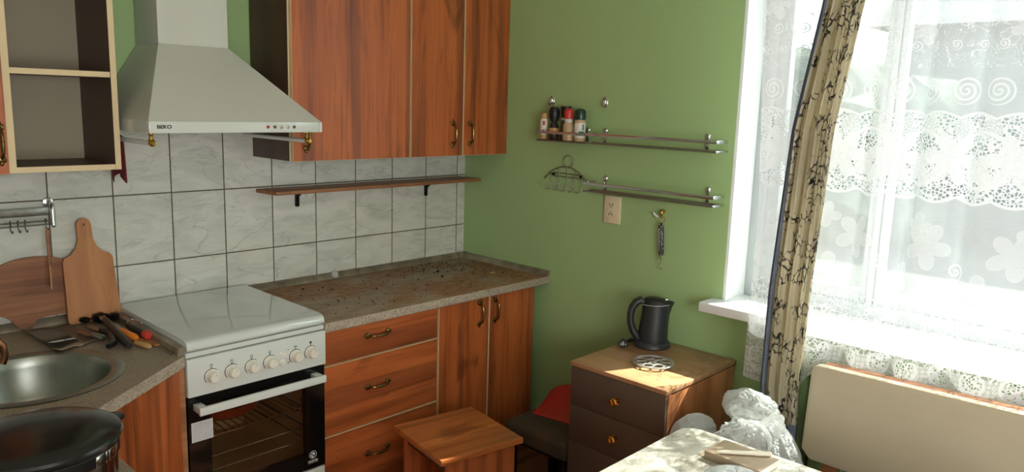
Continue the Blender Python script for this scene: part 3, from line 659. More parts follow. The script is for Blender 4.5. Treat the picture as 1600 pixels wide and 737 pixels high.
d0, d1 = Vector((-1.757, -.602, 0)), Vector((-2.104, -.868, 0)); dv = (d1 - d0).normalized(); dn = Vector((dv.y, -dv.x, 0)); dn = dn if dn.y < 0 else -dn; dl = (d1 - d0).length
Fm = frame(d0 + dn * .001, dv, Vector((0, 0, 1)), dv.cross(Vector((0, 0, 1))))
nsgn = 1 if dv.cross(Vector((0, 0, 1))).dot(dn) > 0 else -1
def diag_box(mb, a0, a1, z0, z1, t0, t1, bev=.001): mb.box((a0, z0, nsgn * t0), (a1, z1, nsgn * t1), bev, 1, mat=Fm); return mb
dd = diag_box(MB(r), .022, dl - .062, .105, .8195, 0, .018).build('door', ['cherry_v', 'cream'], r)
for p in dd.data.polygons: p.material_index = 0 if abs(p.normal.dot(dn)) > .9 else 1
MB(r).box((-1.7575, -.610, 0), (-1.7375, -.02, .8235)).build('side_strip', 'shelf_wood', r)
diag_box(MB(r), .002, .019, .0, .8195, -.01, .008).build('side_strip', 'shelf_wood', r)
diag_box(MB(r), dl - .058, dl - .030, .0, .8195, -.01, .012).build('side_strip', 'shelf_wood', r)
r = thing('side_base_cabinet', 'reddish wood base cabinet below the pot at the lower left', 'cabinet', (-2.6, -1.35, 0))
mb = MB(r); mb.box((XL + .01, -1.79, .05), (-2.175, -.96, .8225)); mb.build('body', 'dark_side', r); MB(r).box((-2.174, -1.785, .105), (-2.156, -.955, .8195), .001).build('door', 'cherry_v', r)

# --- hood
HX0, HX1, HY, HZ0, HZ1, PZ = -1.7665, -1.1655, -.50, 1.5350, 1.5720, 1.822
hx0, hx1, hy = -1.604, -1.356, -.20
hd = thing('cooker_hood', 'large cream white pyramid cooker hood above the cooker', 'cooker hood', ((HX0 + HX1) / 2, -.25, HZ0))
bm_ = MB(hd); b8 = bm_.bm
lo = [b8.verts.new(p) for p in ((HX0, HY, HZ1), (HX1, HY, HZ1), (HX1, -.009, HZ1), (HX0, -.009, HZ1))]; hi = [b8.verts.new(p) for p in ((hx0, hy, PZ), (hx1, hy, PZ), (hx1, -.009, PZ), (hx0, -.009, PZ))]
for i in range(4): b8.faces.new([lo[i], lo[(i + 1) % 4], hi[(i + 1) % 4], hi[i]])
b8.faces.new(hi); b8.faces.new(lo[::-1]); bm_.build('canopy', 'hood_paint', hd)
mb = MB(hd); mb.box((HX0, HY - .003, HZ0), (HX1, HY + .012, HZ1), .003).box((HX0, HY + .012, HZ0), (HX0 + .012, -.009, HZ1)).box((HX1 - .012, HY + .012, HZ0), (HX1, -.009, HZ1)); mb.box((HX1 - .012, HY - .006, HZ0 + .001), (HX1 + .001, HY, HZ1 - .001), .001); rim = mb.build('rim', 'white_enamel', hd)
MB(hd).box((HX0 + .012, HY + .012, HZ0 + .012), (HX1 - .012, -.009, HZ0 + .020)).build('filter', 'dull_chrome', hd)
MB(hd).box((hx0, hy, PZ), (hx1, -.002, ZC), .002).build('chimney', 'hood_paint', hd)
text_part('logo', 'BEKO', .0150, 'ink', FACE_A((-1.7205, HY - .0034, 1.5545)), rim, hd.location, bold=.0005, xs=1.18)
for i, x in enumerate((-1.3740, -1.3490, -1.3240, -1.2990, -1.2750)):
    MB(hd).lathe([(0, 0), (.0055, 0), (.0055, .002), (.0035, .004), (0, .005)], (x, HY - .003, 1.5545), 16, 'y').build('button', 'label_red' if i == 0 else ('glass_spice' if i in (1, 4) else 'chrome'), rim)
for x in (-1.752, -1.212):
    mb = MB(hd); mb.lathe([(0, -.028), (.006, -.028), (.009, -.022), (.006, -.015), (.005, -.010), (.008, -.004), (.008, 0)], (x, -.478, HZ0), 16); mb.ball((x, -.486, HZ0 - .031), .011, (1, 1.1, 1), 14); mb.lathe([(0, 0), (.006, 0), (.006, .004), (0, .005)], (x, -.498, HZ0 - .031), 12, 'y'); mb.build('rail_bracket', 'brass', hd)
    MB(hd).tube([(x, -.480, HZ0 - .031), (x, -.010, HZ0 - .031)], .0075, 12).build('side_rail', 'white_paint', hd)
# dark red cloth on the left rail
def cloth_fn(i, j):
    a = i / 13; b = j / 21; y = -.115 - .105 * a + .012 * math.sin(a * 9); 
    s = (b - .42) * .30
    if abs(s) < .012: x, z = -1.752 + s, HZ0 - .022
    else: x = -1.752 + (1 if s > 0 else -1) * (.010 + .004 * math.sin(a * 11 + b * 3)); z = HZ0 - .022 - (abs(s) - .012) * (1.0 - .22 * math.sin(a * 3.0))
    return (x, y, z)
mb = MB(); mb.grid(14, 22, cloth_fn); o = mb.build('potholder', 'darkred', loc=(-1.752, -.17, 1.45)); tag(o, 'dark red cloth hanging from the left rail of the hood', 'cloth'); m_ = o.modifiers.new('t', 'SOLIDIFY'); m_.thickness = .005

# --- wall cabinets right of the hood
UZ0, UZ1, UY = 1.416, 2.30, -.3055
r = thing('wall_cabinet', 'reddish wood wall cabinet with one wide door beside the hood', 'cabinet', (-.885, -.15, UZ0)); 
carcass(r, -1.170, -.6015, UZ0, UZ1, UY + .018, parent=r); d = panel_front(r, -1.1640, -.6035, UZ0 - .001, UZ1, UY, parent=r); bow_handle(d, (-1.108, UY, 1.512), 'z', off=r)
r = thing('wall_cabinet', 'reddish wood wall cabinet with two doors next to the green wall', 'cabinet', (-.30, -.15, UZ0)); 
carcass(r, -.5995, -.003, UZ0, UZ1, UY + .018, parent=r)
for x0, x1, hx in ((-.5965, -.2970, -.357), (-.2905, -.004, -.253)): d = panel_front(r, x0, x1, UZ0 - .001, UZ1, UY, parent=r); bow_handle(d, (hx, UY, 1.515), 'z', off=r)
# --- open shelf unit, left
r = thing('open_shelf_unit', 'open cream edged wall unit with two compartments left of the hood', 'shelf unit', (-1.93, -.15, 1.411))
def cream_front(o, front='y'):
    for p in o.data.polygons: p.material_index = 1 if p.normal.y < -.8 else 0
    return o
for x0, x1, nm in ((-1.7965, -1.7790, 'side_panel'), (-2.0900, -2.0710, 'side_panel')): cream_front(MB(r).box((x0, -.300, 1.411), (x1, -.009, 2.30)).build(nm, ['inner_brown', 'cream'], r))
for z0, z1, nm in ((1.411, 1.428, 'bottom_panel'), (1.700, 1.717, 'shelf'), (2.283, 2.30, 'top_panel'), (1.99, 2.007, 'shelf')): cream_front(MB(r).box((-2.0709, -.2985 if nm != 'shelf' else -.295, z0), (-1.7966, -.013, z1)).build(nm, ['inner_brown', 'cream'], r))
MB(r).box((-2.0709, -.013, 1.411), (-1.7966, -.009, 2.30)).build('back_panel', 'beige', r)
r = thing('wall_cabinet', 'reddish wood wall cabinet at the left edge with a brass handle', 'cabinet', (-2.35, -.15, 1.411))
carcass(r, -2.60, -2.0925, 1.411, 2.30, -.298, parent=r, side='inner_brown'); d = panel_front(r, -2.598, -2.0930, 1.410, 2.30, -.317, parent=r); bow_handle(d, (-2.112, -.317, 1.500), 'z', off=r)
# --- thin wooden shelf
r = thing('wall_shelf', 'narrow wooden shelf on black brackets mounted on the tiles', 'shelf', (-.6, -.075, 1.27)); 
MB(r).prism([(-1.162, -.009), (-.045, -.009), (-.020, -.150), (-1.150, -.150)], .015, Matrix.Translation((0, 0, 1.268)), bev=.002).build('board', 'shelf_wood', r)
for x in (-.975, -.262):
    mb = MB(r); mb.prism([(0, 0), (.0, -.068), (.004, -.072), (.008, -.066), (.012, -.03), (.045, -.007), (.10, -.004), (.10, 0)], .006, frame((x - .003, -.010, 1.2675), (0, -1, 0), (0, 0, 1), (1, 0, 0))); mb.box((x - .010, -.014, 1.197), (x + .010, -.0085, 1.267), .002); mb.box((x - .010, -.10, 1.2625), (x + .010, -.010, 1.2675), .001)
    mb.ball((x, -.0155, 1.245), .004, n=8); mb.ball((x, -.0155, 1.212), .004, n=8); mb.build('bracket', 'black_iron', r)

# --- chrome wall rail with hooks (far left)
r = thing('utensil_rail', 'chrome wall rail with hooks on the tiles above the chopping boards', 'rail', (-2.2, -.04, 1.25))
mb = MB(r); mb.box((-2.55, -.052, 1.2440), (-1.928, -.048, 1.2700), .001); mb.build('flat_rail', 'dull_chrome', r)
for z, y in ((1.2270, -.060), (1.2140, -.052)): MB(r).tube([(-2.55, y, z), (-1.916, y, z)], .0026, 8).build('wire_rail', 'dull_chrome', r)
for x in (-1.921, -2.52):
    mb = MB(r); mb.cyl((x, -.012, 1.283), .017, .012, 20, 'y', .003, mat=None); mb.lathe([(0, 0), (.016, 0), (.016, .008), (.010, .013), (0, .013)], (x, -.009, 1.283), 20, 'y'); mb.tube([(x, -.012, 1.283), (x + .002, -.040, 1.283), (x + .002, -.053, 1.274), (x + .002, -.056, 1.262), (x + .002, -.057, 1.210)], [.006, .006, .007, .0075, .0075], 12); mb.ball((x + .002, -.057, 1.210), .0078); mb.build('rail_mount', 'chrome', r)
for k, x in enumerate((-1.942, -2.002, -2.022, -2.044, -2.11, -2.17)):
    mb = MB(); mb.tube([(x, -.064, 1.2160), (x - .001, -.066, 1.2300), (x, -.060, 1.2340), (x, -.054, 1.2290), (x, -.058, 1.2110), (x, -.064, 1.2000), (x + .001, -.074, 1.1965), (x + .001, -.081, 1.2030)], .0022, 8); hk = mb.build('rail_hook', 'dull_chrome', loc=(x, -.06, 1.215)); 
    tag(hk, 'one of the small dark metal hooks hanging empty on the chrome rail' if k else 'metal hook on the rail carrying the wooden spatula', 'hook', None if k == 0 else 'empty hooks on the chrome rail')
# hanging spatula (edge on)
r = thing('wooden_spatula', 'wooden spatula hanging from the chrome rail over the round board', 'spatula', (-1.944, -.075, 1.10))
MB(r).tube([(-1.944, -.0745, 1.206), (-1.944, -.076, 1.18), (-1.944, -.076, 1.10), (-1.944, -.077, 1.075)], [.0045, .006, .005, .006], 10).build('handle', 'shelf_wood', r)
bl = [(-.012, .075), (-.030, .045), (-.032, 0), (.026, -.004), (.030, .04), (.010, .07)]
mb = MB(r); mb.prism(bl, .005, frame((-1.9465, -.078, 1.005), (.26, .965, 0), (0, 0, 1), (.965, -.26, 0)), bev=.001); mb.build('blade', 'board', r)
# paddle board, leaning
def lean(x, y0, ang, z0=.863): # local x -> world x, local y -> up the board leaning back on the wall, z -> out of it
    return frame((x, y0, z0), (1, 0, 0), (0, math.sin(ang), math.cos(ang)), (0, -math.cos(ang), math.sin(ang)))
half = [(.082, 0), (.086, .012), (.082, .13), (.080, .215), (.074, .228), (.052, .238), (.034, .258), (.024, .285), (.023, .325)]
capa = [(.023 * math.cos(a), .335 + .026 * math.sin(a)) for a in [PI * k / 10 for k in range(0, 11)]]
outl = half + capa + [(-x, y) for x, y in half[::-1]]
outl = outl[:len(outl)]
holec = [(0.004 * math.cos(2 * PI * k / 12), .338 + .004 * math.sin(2 * PI * k / 12)) for k in range(12)]
A = lean(-1.8125, -.062, .125); A = A @ Matrix.Rotation(math.radians(1.2), 4, 'Z')
mb = MB(); mb.prism(outl, .014, A, holes=[holec]); o = mb.build('paddle_board', 'board', None, (-1.8125, -.062, .8605)); tag(o, 'light wooden paddle shaped chopping board with a handle leaning on the tiles', 'chopping board')
# pig-like old board
pg = [(-.212, .10), (-.17, .062), (-.135, .045), (-.118, .020), (-.108, .004), (-.086, .001), (-.078, .012), (-.066, .002), (-.060, .030), (-.02, .034), (.045, .036), (.060, .05), (.078, .10), (.082, .150), (.072, .195), (.045, .222), (.0, .238), (-.055, .242), (-.11, .236), (-.17, .212), (-.215, .17), (-.235, .13)]
def smooth_poly(P, n=2):
    for _ in range(n): P = [q for i in range(len(P)) for q in ((tuple(.75 * a + .25 * b for a, b in zip(P[i], P[(i + 1) % len(P)]))), (tuple(.25 * a + .75 * b for a, b in zip(P[i], P[(i + 1) % len(P)]))))]
    return P
A = lean(-1.930, -.034, .085); mb = MB(); mb.prism(smooth_poly(pg, 1), .014, A); o = mb.build('old_chopping_board', 'oldboard', None, (-1.93, -.034, .8605)); tag(o, 'worn rounded brown chopping board with a stubby foot behind the paddle board', 'chopping board')
# faucet bit at the left edge
r = thing('faucet', 'copper toned curved faucet spout at the left edge above the sink', 'faucet', (-2.365, -.375, .86))
MB(r).lathe([(0, 0), (.026, 0), (.026, .006), (.018, .012), (.016, .05), (.012, .06), (0, .06)], (-2.365, -.375, .8605), 24).build('base', 'copper', r)
MB(r).tube([(-2.365, -.375, .915), (-2.345, -.392, .955), (-2.29, -.435, .982), (-2.24, -.47, .990), (-2.202, -.495, .980), (-2.187, -.50, .955), (-2.184, -.50, .925), (-2.192, -.50, .905)], [.011, .0105, .010, .010, .010, .010, .0100, .0105], 14).build('spout', 'copper', r)

# --- cloth and tools at the cooker side of the sink
def flat(x, y, z, ang, roll=0.0): 
    return Matrix.Translation((x, y, z)) @ Matrix.Rotation(ang, 4, 'Z') @ Matrix.Rotation(roll, 4, 'X')
CZ = .8605
def cloth2(i, j):
    a = i / 23; b = j / 15; A0, A1, B0, B1 = Vector((-2.035, -.068, 0)), Vector((-1.895, -.060, 0)), Vector((-2.018, -.372, 0)), Vector((-1.882, -.312, 0))
    p = A0.lerp(A1, a).lerp(B0.lerp(B1, a), b)
    z = CZ + .0035 + .0025 * math.sin(a * 7 + b * 5) + .010 * max(0, b - .85) * 6 * abs(math.sin(a * 4 + 1)) + .012 * max(0, .10 - a) * 8
    return (p.x, p.y, z)
mb = MB(); mb.grid(24, 16, cloth2, uvf=lambda i, j: (i / 23, j / 15))
def m_printcloth():
    t = NT('printed_paper'); sp = t.new('ShaderNodeSeparateXYZ'); t.l.new(t.coord('UV'), sp.inputs[0]); u, v = sp.outputs[0], sp.outputs[1]; g = t.noise(t.coord('UV'), 30, 3)
    col = t.ramp(v, [(0.0, L((126, 112, 96))), (0.42, L((104, 92, 78))), (0.50, L((36, 28, 24))), (0.86, L((150, 128, 100)))], 'CONSTANT')
    col = t.mix(t.step(u, .62, .63), col, L((112, 92, 72))); col = t.mix(t.math('MULTIPLY', t.step(t.math('ABSOLUTE', t.math('SUBTRACT', u, .625)), .008, .0), 1.0), col, L((50, 42, 36)))
    return t.fin(t.mix(t.math('MULTIPLY', t.step(g, .5, .6), .35), col, L((88, 76, 62))), .7)
M['print'] = m_printcloth()
o = mb.build('printed_leaflet', 'print', loc=(-1.95, -.2, CZ)); m_ = o.modifiers.new('t', 'SOLIDIFY'); m_.thickness = .0022; m_.offset = 1; tag(o, 'crumpled printed leaflet with a knife picture lying behind the sink', 'leaflet')
kp = MB(o); A = flat(-1.975, -.262, CZ + .0095, -.05); kp.prism([(-.040, 0), (-.02, -.010), (.006, -.009), (.006, .007), (-.03, .006)], .0006, A); kp.prism([(.008, -.006), (.038, -.006), (.038, .006), (.008, .005)], .0006, A); kp.build('knife_picture', 'silver_ink', o)
def tool(label, tip, start, end, hw, hmat, blade='steel', bw=.011, curved=None, cat='knife', nm='knife', base=None):
    S0, E0, T0 = Vector(start), Vector(end), Vector(tip); d = (S0 - T0); L0 = d.length; d.normalize(); w_ = d.cross(Vector((0, 0, 1))).normalized(); up = w_.cross(d)
    r = bpy.data.objects.new(nm, None); COL.objects.link(r); r.location = base or start; tag(r, label, cat)
    MB(r).prism([(0, bw * .2), (L0 * .3, bw), (L0, bw), (L0, -bw), (L0 * .2, -bw * .8)], .0018, frame(T0, d, w_, d.cross(w_))).build('blade', blade, r)
    pts = [S0, S0.lerp(E0, .12), S0.lerp(E0, .5), S0.lerp(E0, .9), E0] if not curved else [S0] + [Vector(q) for q in curved] + [E0]
    rr = [hw * .8, hw, hw * .92, hw * 1.08, hw * .7] if not curved else [hw * .75] + [hw] * len(curved) + [hw * .7]
    MB(r).tube(pts, rr, 14).build('handle', hmat, r); return r
tool('long black handled knife lying across the tools in front of the steel wool', (-1.800, -.075, .8900), (-1.820, -.185, .8920), (-1.846, -.474, .8765), .0125, 'black_plastic')
tool('orange handled knife lying beside the black handled knife', (-1.802, -.215, .8850), (-1.813, -.310, .8820), (-1.800, -.405, .8745), .0115, 'orange', bw=.010)
tool('small knife with a brown blade and steel ferrule nearest the leaflet', (-1.910, -.190, .8770), (-1.893, -.285, .8775), (-1.880, -.350, .8775), .0105, 'steel', blade='oldboard', bw=.014)
tool('black curved handled tool between the leaflet and the long knife', (-1.865, -.130, .8730), (-1.850, -.235, .8730), (-1.893, -.425, .8730), .0115, 'black_plastic', curved=[(-1.838, -.290, .8730), (-1.852, -.345, .8730), (-1.868, -.400, .8730)])
tool('yellow brown handled knife lying below the red ended peeler', (-1.818, -.428, .8690), (-1.813, -.430, .8695), (-1.795, -.500, .8695), .0085, 'tan', bw=.004)
r = thing('peeler', 'peeler with black grip and red end beside the cooker', 'peeler', (-1.78, -.33, CZ)); a_, b_2 = Vector((-1.782, -.285, .8890)), Vector((-1.772, -.395, .8830)); d_ = b_2 - a_
MB(r).tube([a_, a_ + d_ * .2, a_ + d_ * .6, b_2], [.009, .0120, .0115, .0115], 14).build('grip', 'black_plastic', r); MB(r).tube([b_2, b_2 + d_ * .05, b_2 + d_ * .24, b_2 + d_ * .28], [.012, .0140, .0140, .011], 16).build('end_cap', 'label_red', r)
MB(r).tube([a_, a_ + Vector((.006, .022, .004)), a_ + Vector((.024, .034, .008)), a_ + Vector((.030, .010, .009)), a_ + Vector((.033, -.035, .009)), a_ + Vector((.029, -.042, .011))], .0022, 8).build('wire_head', 'chrome', r)
r = thing('slotted_spatula', 'slotted orange brown wooden spatula at the corner of the worktop beside the cooker', 'spatula', (-1.765, -.43, CZ)); A = flat(-1.783, -.398, CZ + .0032, -1.22)
sl = [[(.020, (k - 1) * .011 - .0018), (.075, (k - 1) * .013 - .0018), (.075, (k - 1) * .013 + .0018), (.020, (k - 1) * .011 + .0018)] for k in range(3)]
mb = MB(r); mb.prism([(0, -.016), (.088, -.024), (.094, 0.0), (.088, .024), (0, .016)], .004, A, holes=sl); mb.build('blade', 'board', r); MB(r).tube([A @ Vector(p) for p in ((0.006, 0, .003), (-.04, 0, .004), (-.12, 0, .0045))], .0035, 8).build('handle', 'board', r)
# steel wool
mb = MB(); rnd = random.Random(11)
for cx_, cy_, rr_ in ((-1.806, -.105, .032), (-1.768, -.120, .022), (-1.856, -.100, .018)):
    for k in range(26):
        ph, th, w = rnd.uniform(0, 6.28), rnd.uniform(0, 3.14), rnd.uniform(.5, 1.0); n1 = Vector((math.sin(th) * math.cos(ph), math.sin(th) * math.sin(ph), math.cos(th))); t1 = n1.orthogonal().normalized(); t2 = n1.cross(t1)
        mb.tube([Vector((cx_, cy_, CZ + .018)) + Vector(((t1 * math.cos(q) + t2 * math.sin(q)) * rr_ * w)[:]) * 1.0 * Vector((1, 1, .6)).x - Vector((0, 0, 0)) for q in [6.28 * i / 12 for i in range(12)]], .0016, 4, closed=True)
for v in mb.bm.verts: v.co.z = max(CZ + .001, CZ + .02 + (v.co.z - CZ - .02) * .62)
o = mb.build('scouring_wool', 'black_iron', loc=(-1.815, -.115, CZ)); tag(o, 'tangle of dark steel scouring wool in front of the paddle board', 'steel wool')

# --- big pot at lower left
px, py, pr_ = -2.310, -1.285, .1465
pt = thing('pot', 'large steel pot with a glossy black lid on the worktop at lower left', 'pot', (px, py, .8605))
MB(pt).lathe([(0, 0), (.126, 0), (.134, .004), (.1365, .012), (.1365, .100), (.1365, .102), (0, .102)], (px, py, .8605), 64).build('body', 'chrome', pt)
MB(pt).lathe([(.1375, .088), (.1420, .090), (.1425, .112), (.1375, .118), (.134, .112), (.134, .09)], (px, py, .8605), 64).build('collar', 'black_gloss', pt)
ld = MB(pt).lathe([(0, .150), (.03, .1498), (.07, .1475), (.11, .1425), (.135, .1365), (.1455, .1310), (.1480, .1255), (.1455, .1190), (.138, .1165), (0, .1165)], (px, py, .8605), 64).build('lid', 'black_gloss', pt)
for a in (-.50, -.50 + PI):
    A = Matrix.Translation((px, py, .8605)) @ Matrix.Rotation(a + .78, 4, 'Z'); mb = MB(pt); mb.prism([(.138, -.030), (.150, -.030), (.176, -.015), (.178, .012), (.150, .030), (.138, .030)], .010, A @ Matrix.Translation((0, 0, .108)), bev=.003); mb.build('handle', 'black_plastic', pt)
A = Matrix.Translation((px, py, .8605)) @ Matrix.Rotation(-.85, 4, 'Z'); mb = MB(pt)
for k, (a, w) in enumerate(((-.22, .010), (-.08, .005), (.04, .012), (.17, .006))):
    B = A @ Matrix.Rotation(a, 4, 'Z'); mb.box((.1420, -w, .090), (.1445, w, .113), .001, mat=B)
mb.build('clasp', 'chrome', pt)

# ================================================================= GREEN WALL
def rack_u(off, y0, y1, z, depth, name, parent, mat='dull_chrome', hgt=.011):
    """flat band running round front and both ends"""
    mb = MB(off); t_ = .0022
    mb.box((-depth, y0, z - hgt), (-depth + t_, y1, z + hgt), .0006).box((-depth + t_, y0, z - hgt), (-.012, y0 - t_, z + hgt), .0006).box((-depth + t_, y1 + t_, z - hgt), (-.012, y1, z + hgt), .0006)
    return mb.build(name, mat, parent)
def wall_rack(label, y0, y1, z, mounts, depth=.100, rail=.037, name='spice_rack', group=None):
    r = thing(name, label, 'rack', (-.05, (y0 + y1) / 2, z), 0, group)
    rack_u(r, y0, y1, z + rail, depth, 'guard_rail', r, 'chrome', .006)
    fl = MB(r); fl.box((-depth, y0, z - .003), (-depth + .006, y1, z + .003), .001).box((-.018, y0, z - .003), (-.012, y1, z + .003), .001)
    for k in range(8): x = -depth + .012 + k * (depth - .026) / 7; fl.tube([(x, y0 - .002, z), (x, y1 + .002, z)], .0020, 6)
    fl.build('bottom_grid', 'dull_chrome', r)
    for yy, s in ((y0, -1), (y1, 1)): MB(r).box((-depth, yy, z - .0035), (-.012, yy + s * .004, z + .0045), .001).build('end_bar', 'chrome', r)
    for y in mounts:
        mb = MB(r); mb.box((-.012, y + .006, z - .004), (-.006, y - .006, z + .052), .002); mb.lathe([(0, 0), (.0085, 0), (.0085, .004), (.004, .009), (0, .009)], (-.001, y, z + .056), 16, '-x'); mb.cyl((-.001, y, z + .010), .004, .008, 10, '-x'); mb.ball((-.009, y, z + .052), .009, (.6, 1, 1.5), 12); mb.build('mount', 'chrome', r)
    return r
wall_rack('upper long chrome wall rack, empty, right of the spice jars', -.8600, -1.4830, 1.501, (-.902, -1.395))
wall_rack('lower long chrome wall rack above the ivory socket', -.8630, -1.4860, 1.296, (-.915, -1.412), rail=.034)
wall_rack('short chrome wall rack holding the spice jars', -.585, -.855, 1.499, (-.61, -.806), name='spice_rack')
def jar(label, y, x, prof_b, mb_mat, prof_c, cap_mat, lab=None, lab_mat='paper', extra=None):
    z = 1.5035; r = thing('spice_jar', label, 'spice jar', (x, y, z)); MB(r).lathe(prof_b, (x, y, z), 24).build('glass_body', mb_mat, r); MB(r).lathe(prof_c, (x, y, z), 24).build('cap', cap_mat, r)
    if lab: 
        R_, z0, z1 = lab; lo_ = MB(r).lathe([(R_ - .001, z0), (R_, z0), (R_, z1), (R_ - .001, z1)], (x, y, z), 24).build('paper_label', lab_mat, r)
        if extra:
            for (em_, a0, a1, e0, e1) in extra:
                mb = MB(r); n_ = 6; mb.grid(n_ + 1, 2, lambda i, j: (x + (R_ + .0005) * math.cos(a0 + (a1 - a0) * i / n_), y + (R_ + .0005) * math.sin(a0 + (a1 - a0) * i / n_), z + (e0 if j == 0 else e1))); mb.build('printed_patch', em_, lo_)
    return r
ro = lambda r_, h0, h1: [(0, h0), (r_, h0), (r_ * 1.04, h0 + .008), (r_ * 1.04, h1 - r_ * .75), (r_ * .92, h1 - r_ * .35), (r_ * .6, h1 - r_ * .1), (0, h1)]
CAMA = 3.14 + .65
jar('slim tan capped spice shaker, leftmost in the rack', -.592, -.060, [(0, 0), (.0155, 0), (.0165, .003), (.0165, .097), (0, .097)], 'tan', [(0, .0975), (.0165, .0975), (.0165, .112), (.014, .116), (0, .117)], 'tan', (.0172, .020, .090), 'paper', [('label_red', CAMA - .3, CAMA + .35, .062, .082), ('ink', CAMA - .4, CAMA + .2, .036, .042)])
jar('dark spice bottle with round black cap and beige label', -.648, -.056, [(0, 0), (.022, 0), (.024, .004), (.024, .050), (.012, .082), (0, .082)], 'glass_dark', [(0, .0825), (.019, .0825), (.021, .092), (.0245, .105), (.0250, .125), (.020, .140), (.010, .1465), (0, .147)], 'black_plastic', (.0250, .034, .052), 'tan')
jar('olive glass spice grinder with flat topped black cap', -.694, -.030, [(0, 0), (.022, 0), (.023, .003), (.023, .075), (.019, .090), (.019, .098), (0, .098)], 'glass_olive', [(0, .0985), (.020, .0985), (.0245, .145), (.0235, .149), (0, .149)], 'black_plastic', (.0198, .088, .099), 'silver_ink')
jar('square shouldered beige spice jar with red round cap', -.735, -.058, [(0, 0), (.025, 0), (.026, .004), (.026, .068), (.019, .078), (.018, .095), (0, .095)], 'glass_beige', ro(.0215, .096, .142), 'redcap', (.0190, .080, .094), 'silver_ink')
jar('white labelled spice jar with dark green round cap', -.797, -.056, [(0, 0), (.023, 0), (.0245, .004), (.0245, .086), (.022, .093), (0, .093)], 'glass_beige', ro(.0235, .0935, .142), 'greencap', (.0250, .016, .080), 'paper', [('label_green', CAMA - .2, CAMA + .9, .026, .044), ('ink_grey', CAMA + .4, CAMA + .8, .050, .074)])
# --- oval adhesive hooks
for y, lb in ((-.585, 'chrome oval wall hook above the spice jars'), (-.887, 'chrome oval wall hook above the upper long rack, right of the other')):
    r = thing('wall_hook', lb, 'hook', (-.001, y, 1.674)); MB(r).ball((-.003, y, 1.674), .0245, (.22, .62, 1.0), 20).build('plate', 'chrome', r)
    MB(r).tube([(-.004, y, 1.684), (-.012, y, 1.680), (-.014, y, 1.668), (-.018, y, 1.660), (-.026, y, 1.664)], [.004, .0055, .006, .0055, .004], 10).build('hook', 'chrome', r)
# --- umbrella-like hook rack
r = thing('hook_rack', 'wire hook rack with five hooks and a ring at its top', 'hook rack', (-.01, -.70, 1.33)); X0 = -.012
mb = MB(r); mb.tube([(X0, -.704 + .026 * math.cos(a), 1.4085 + .026 * math.sin(a)) for a in [2 * PI * k / 28 for k in range(28)]], .0024, 8, closed=True); mb.build('ring', 'chrome', r)
ap = []
for k in range(25):
    u = -1 + 2 * k / 24; ap.append((X0, -.692 - u * .124, 1.3225 + .060 * (1 - abs(u) ** 2.1)))
mb = MB(r); mb.tube(ap, .0026, 8); mb.ball(ap[0], .005); mb.ball(ap[-1], .005); mb.build('arch', 'dull_chrome', r)
mb = MB(r)
for z in (1.352, 1.336): mb.tube([(X0 + .003, -.606, z + .0), (X0 + .003, -.790, z - .001)], .0022, 8)
mb.build('cross_bars', 'dull_chrome', r)
mb = MB(r)
for y in (-.617, -.780): mb.cyl((-.001, y, 1.344), .005, .017, 12, '-x', .001)
mb.build('screw', 'black_iron', r)
for y in (-.611, -.656, -.703, -.746, -.789):
    ztop = 1.3225 + .060 * (1 - abs((-.692 - y) / .124) ** 2.1); pts = [(X0, y, ztop)] + [(X0 - .002, y, 1.300)] + [(X0 - .004 - .014 * math.sin(a / 2), y + .0175 - .0175 * math.cos(a), 1.290 - .017 * math.sin(a)) for a in [PI * k / 8 for k in range(9)]] + [(X0 - .020, y + .038, 1.303)]
    mb = MB(r); mb.tube(pts, .0022, 8); mb.ball(pts[-1], .0042, n=10); mb.build('hook', 'chrome', r)
# --- socket
r = thing('wall_socket', 'ivory double wall socket under the lower chrome rack', 'socket', (-.006, -.958, 1.217)); 
MB(r).prism([(-.043, -.060), (.043, -.060), (.043, .060), (-.043, .060)], .012, FACE_B((-.0005, -.958, 1.217)), bev=.004).build('cover_plate', 'socket', r)
for zc_ in (1.2400, 1.1970):
    MB(r).lathe([(.0185, -.001), (.0185, .002), (.0165, .0025), (.0155, -.006), (0, -.006)][::-1], (-.0120, -.953, zc_), 28, '-x').build('socket_face', 'socket', r)
    mb = MB(r)
    for dy, dz in ((-.0085, 0), (.0085, 0), (0, -.0085 if zc_ > 1.22 else .0085)): mb.cyl((-.0125, -.953 + dy, zc_ + dz), .0027, .0015, 10, '-x')
    mb.cyl((-.0123, -.953, zc_ + (0)), .0012, .0012, 8, '-x'); mb.build('contact_holes', 'ink', r)
# --- small hook and spring scale
r = thing('wall_hook', 'small brass wall hook with a white side arm carrying the spring scale', 'hook', (-.01, -1.215, 1.232))
mb = MB(r); mb.lathe([(0, 0), (.008, 0), (.009, .008), (.005, .016), (.0045, .024), (0, .026)], (-.0005, -1.214, 1.240), 16, '-x'); mb.ball((-.020, -1.214, 1.236), .0075, (1, 1, 1.4)); mb.ball((-.022, -1.219, 1.222), .005); mb.tube([(-.02, -1.214, 1.232), (-.024, -1.216, 1.222), (-.030, -1.224, 1.2165), (-.036, -1.226, 1.222)], .0028, 8); mb.build('brass_post', 'brass', r)
MB(r).tube([(-.012, -1.200, 1.2165), (-.016, -1.190, 1.2180), (-.020, -1.180, 1.226), (-.022, -1.176, 1.234)], [.0045, .0048, .0045, .003], 10).build('side_arm', 'white_paint', r)
r = thing('spring_scale', 'black speckled tube spring scale with a hook at its lower end', 'spring scale', (-.03, -1.232, 1.125)); T = Vector((-.030, -1.2225, 1.186)); Bt = Vector((-.026, -1.2285, 1.062))
MB(r).tube([(T.x, T.y + .0155 * math.cos(a), T.z + .024 + .0155 * math.sin(a)) for a in [2 * PI * k / 20 for k in range(20)]], .0015, 8, closed=True).build('ring', 'brass', r)
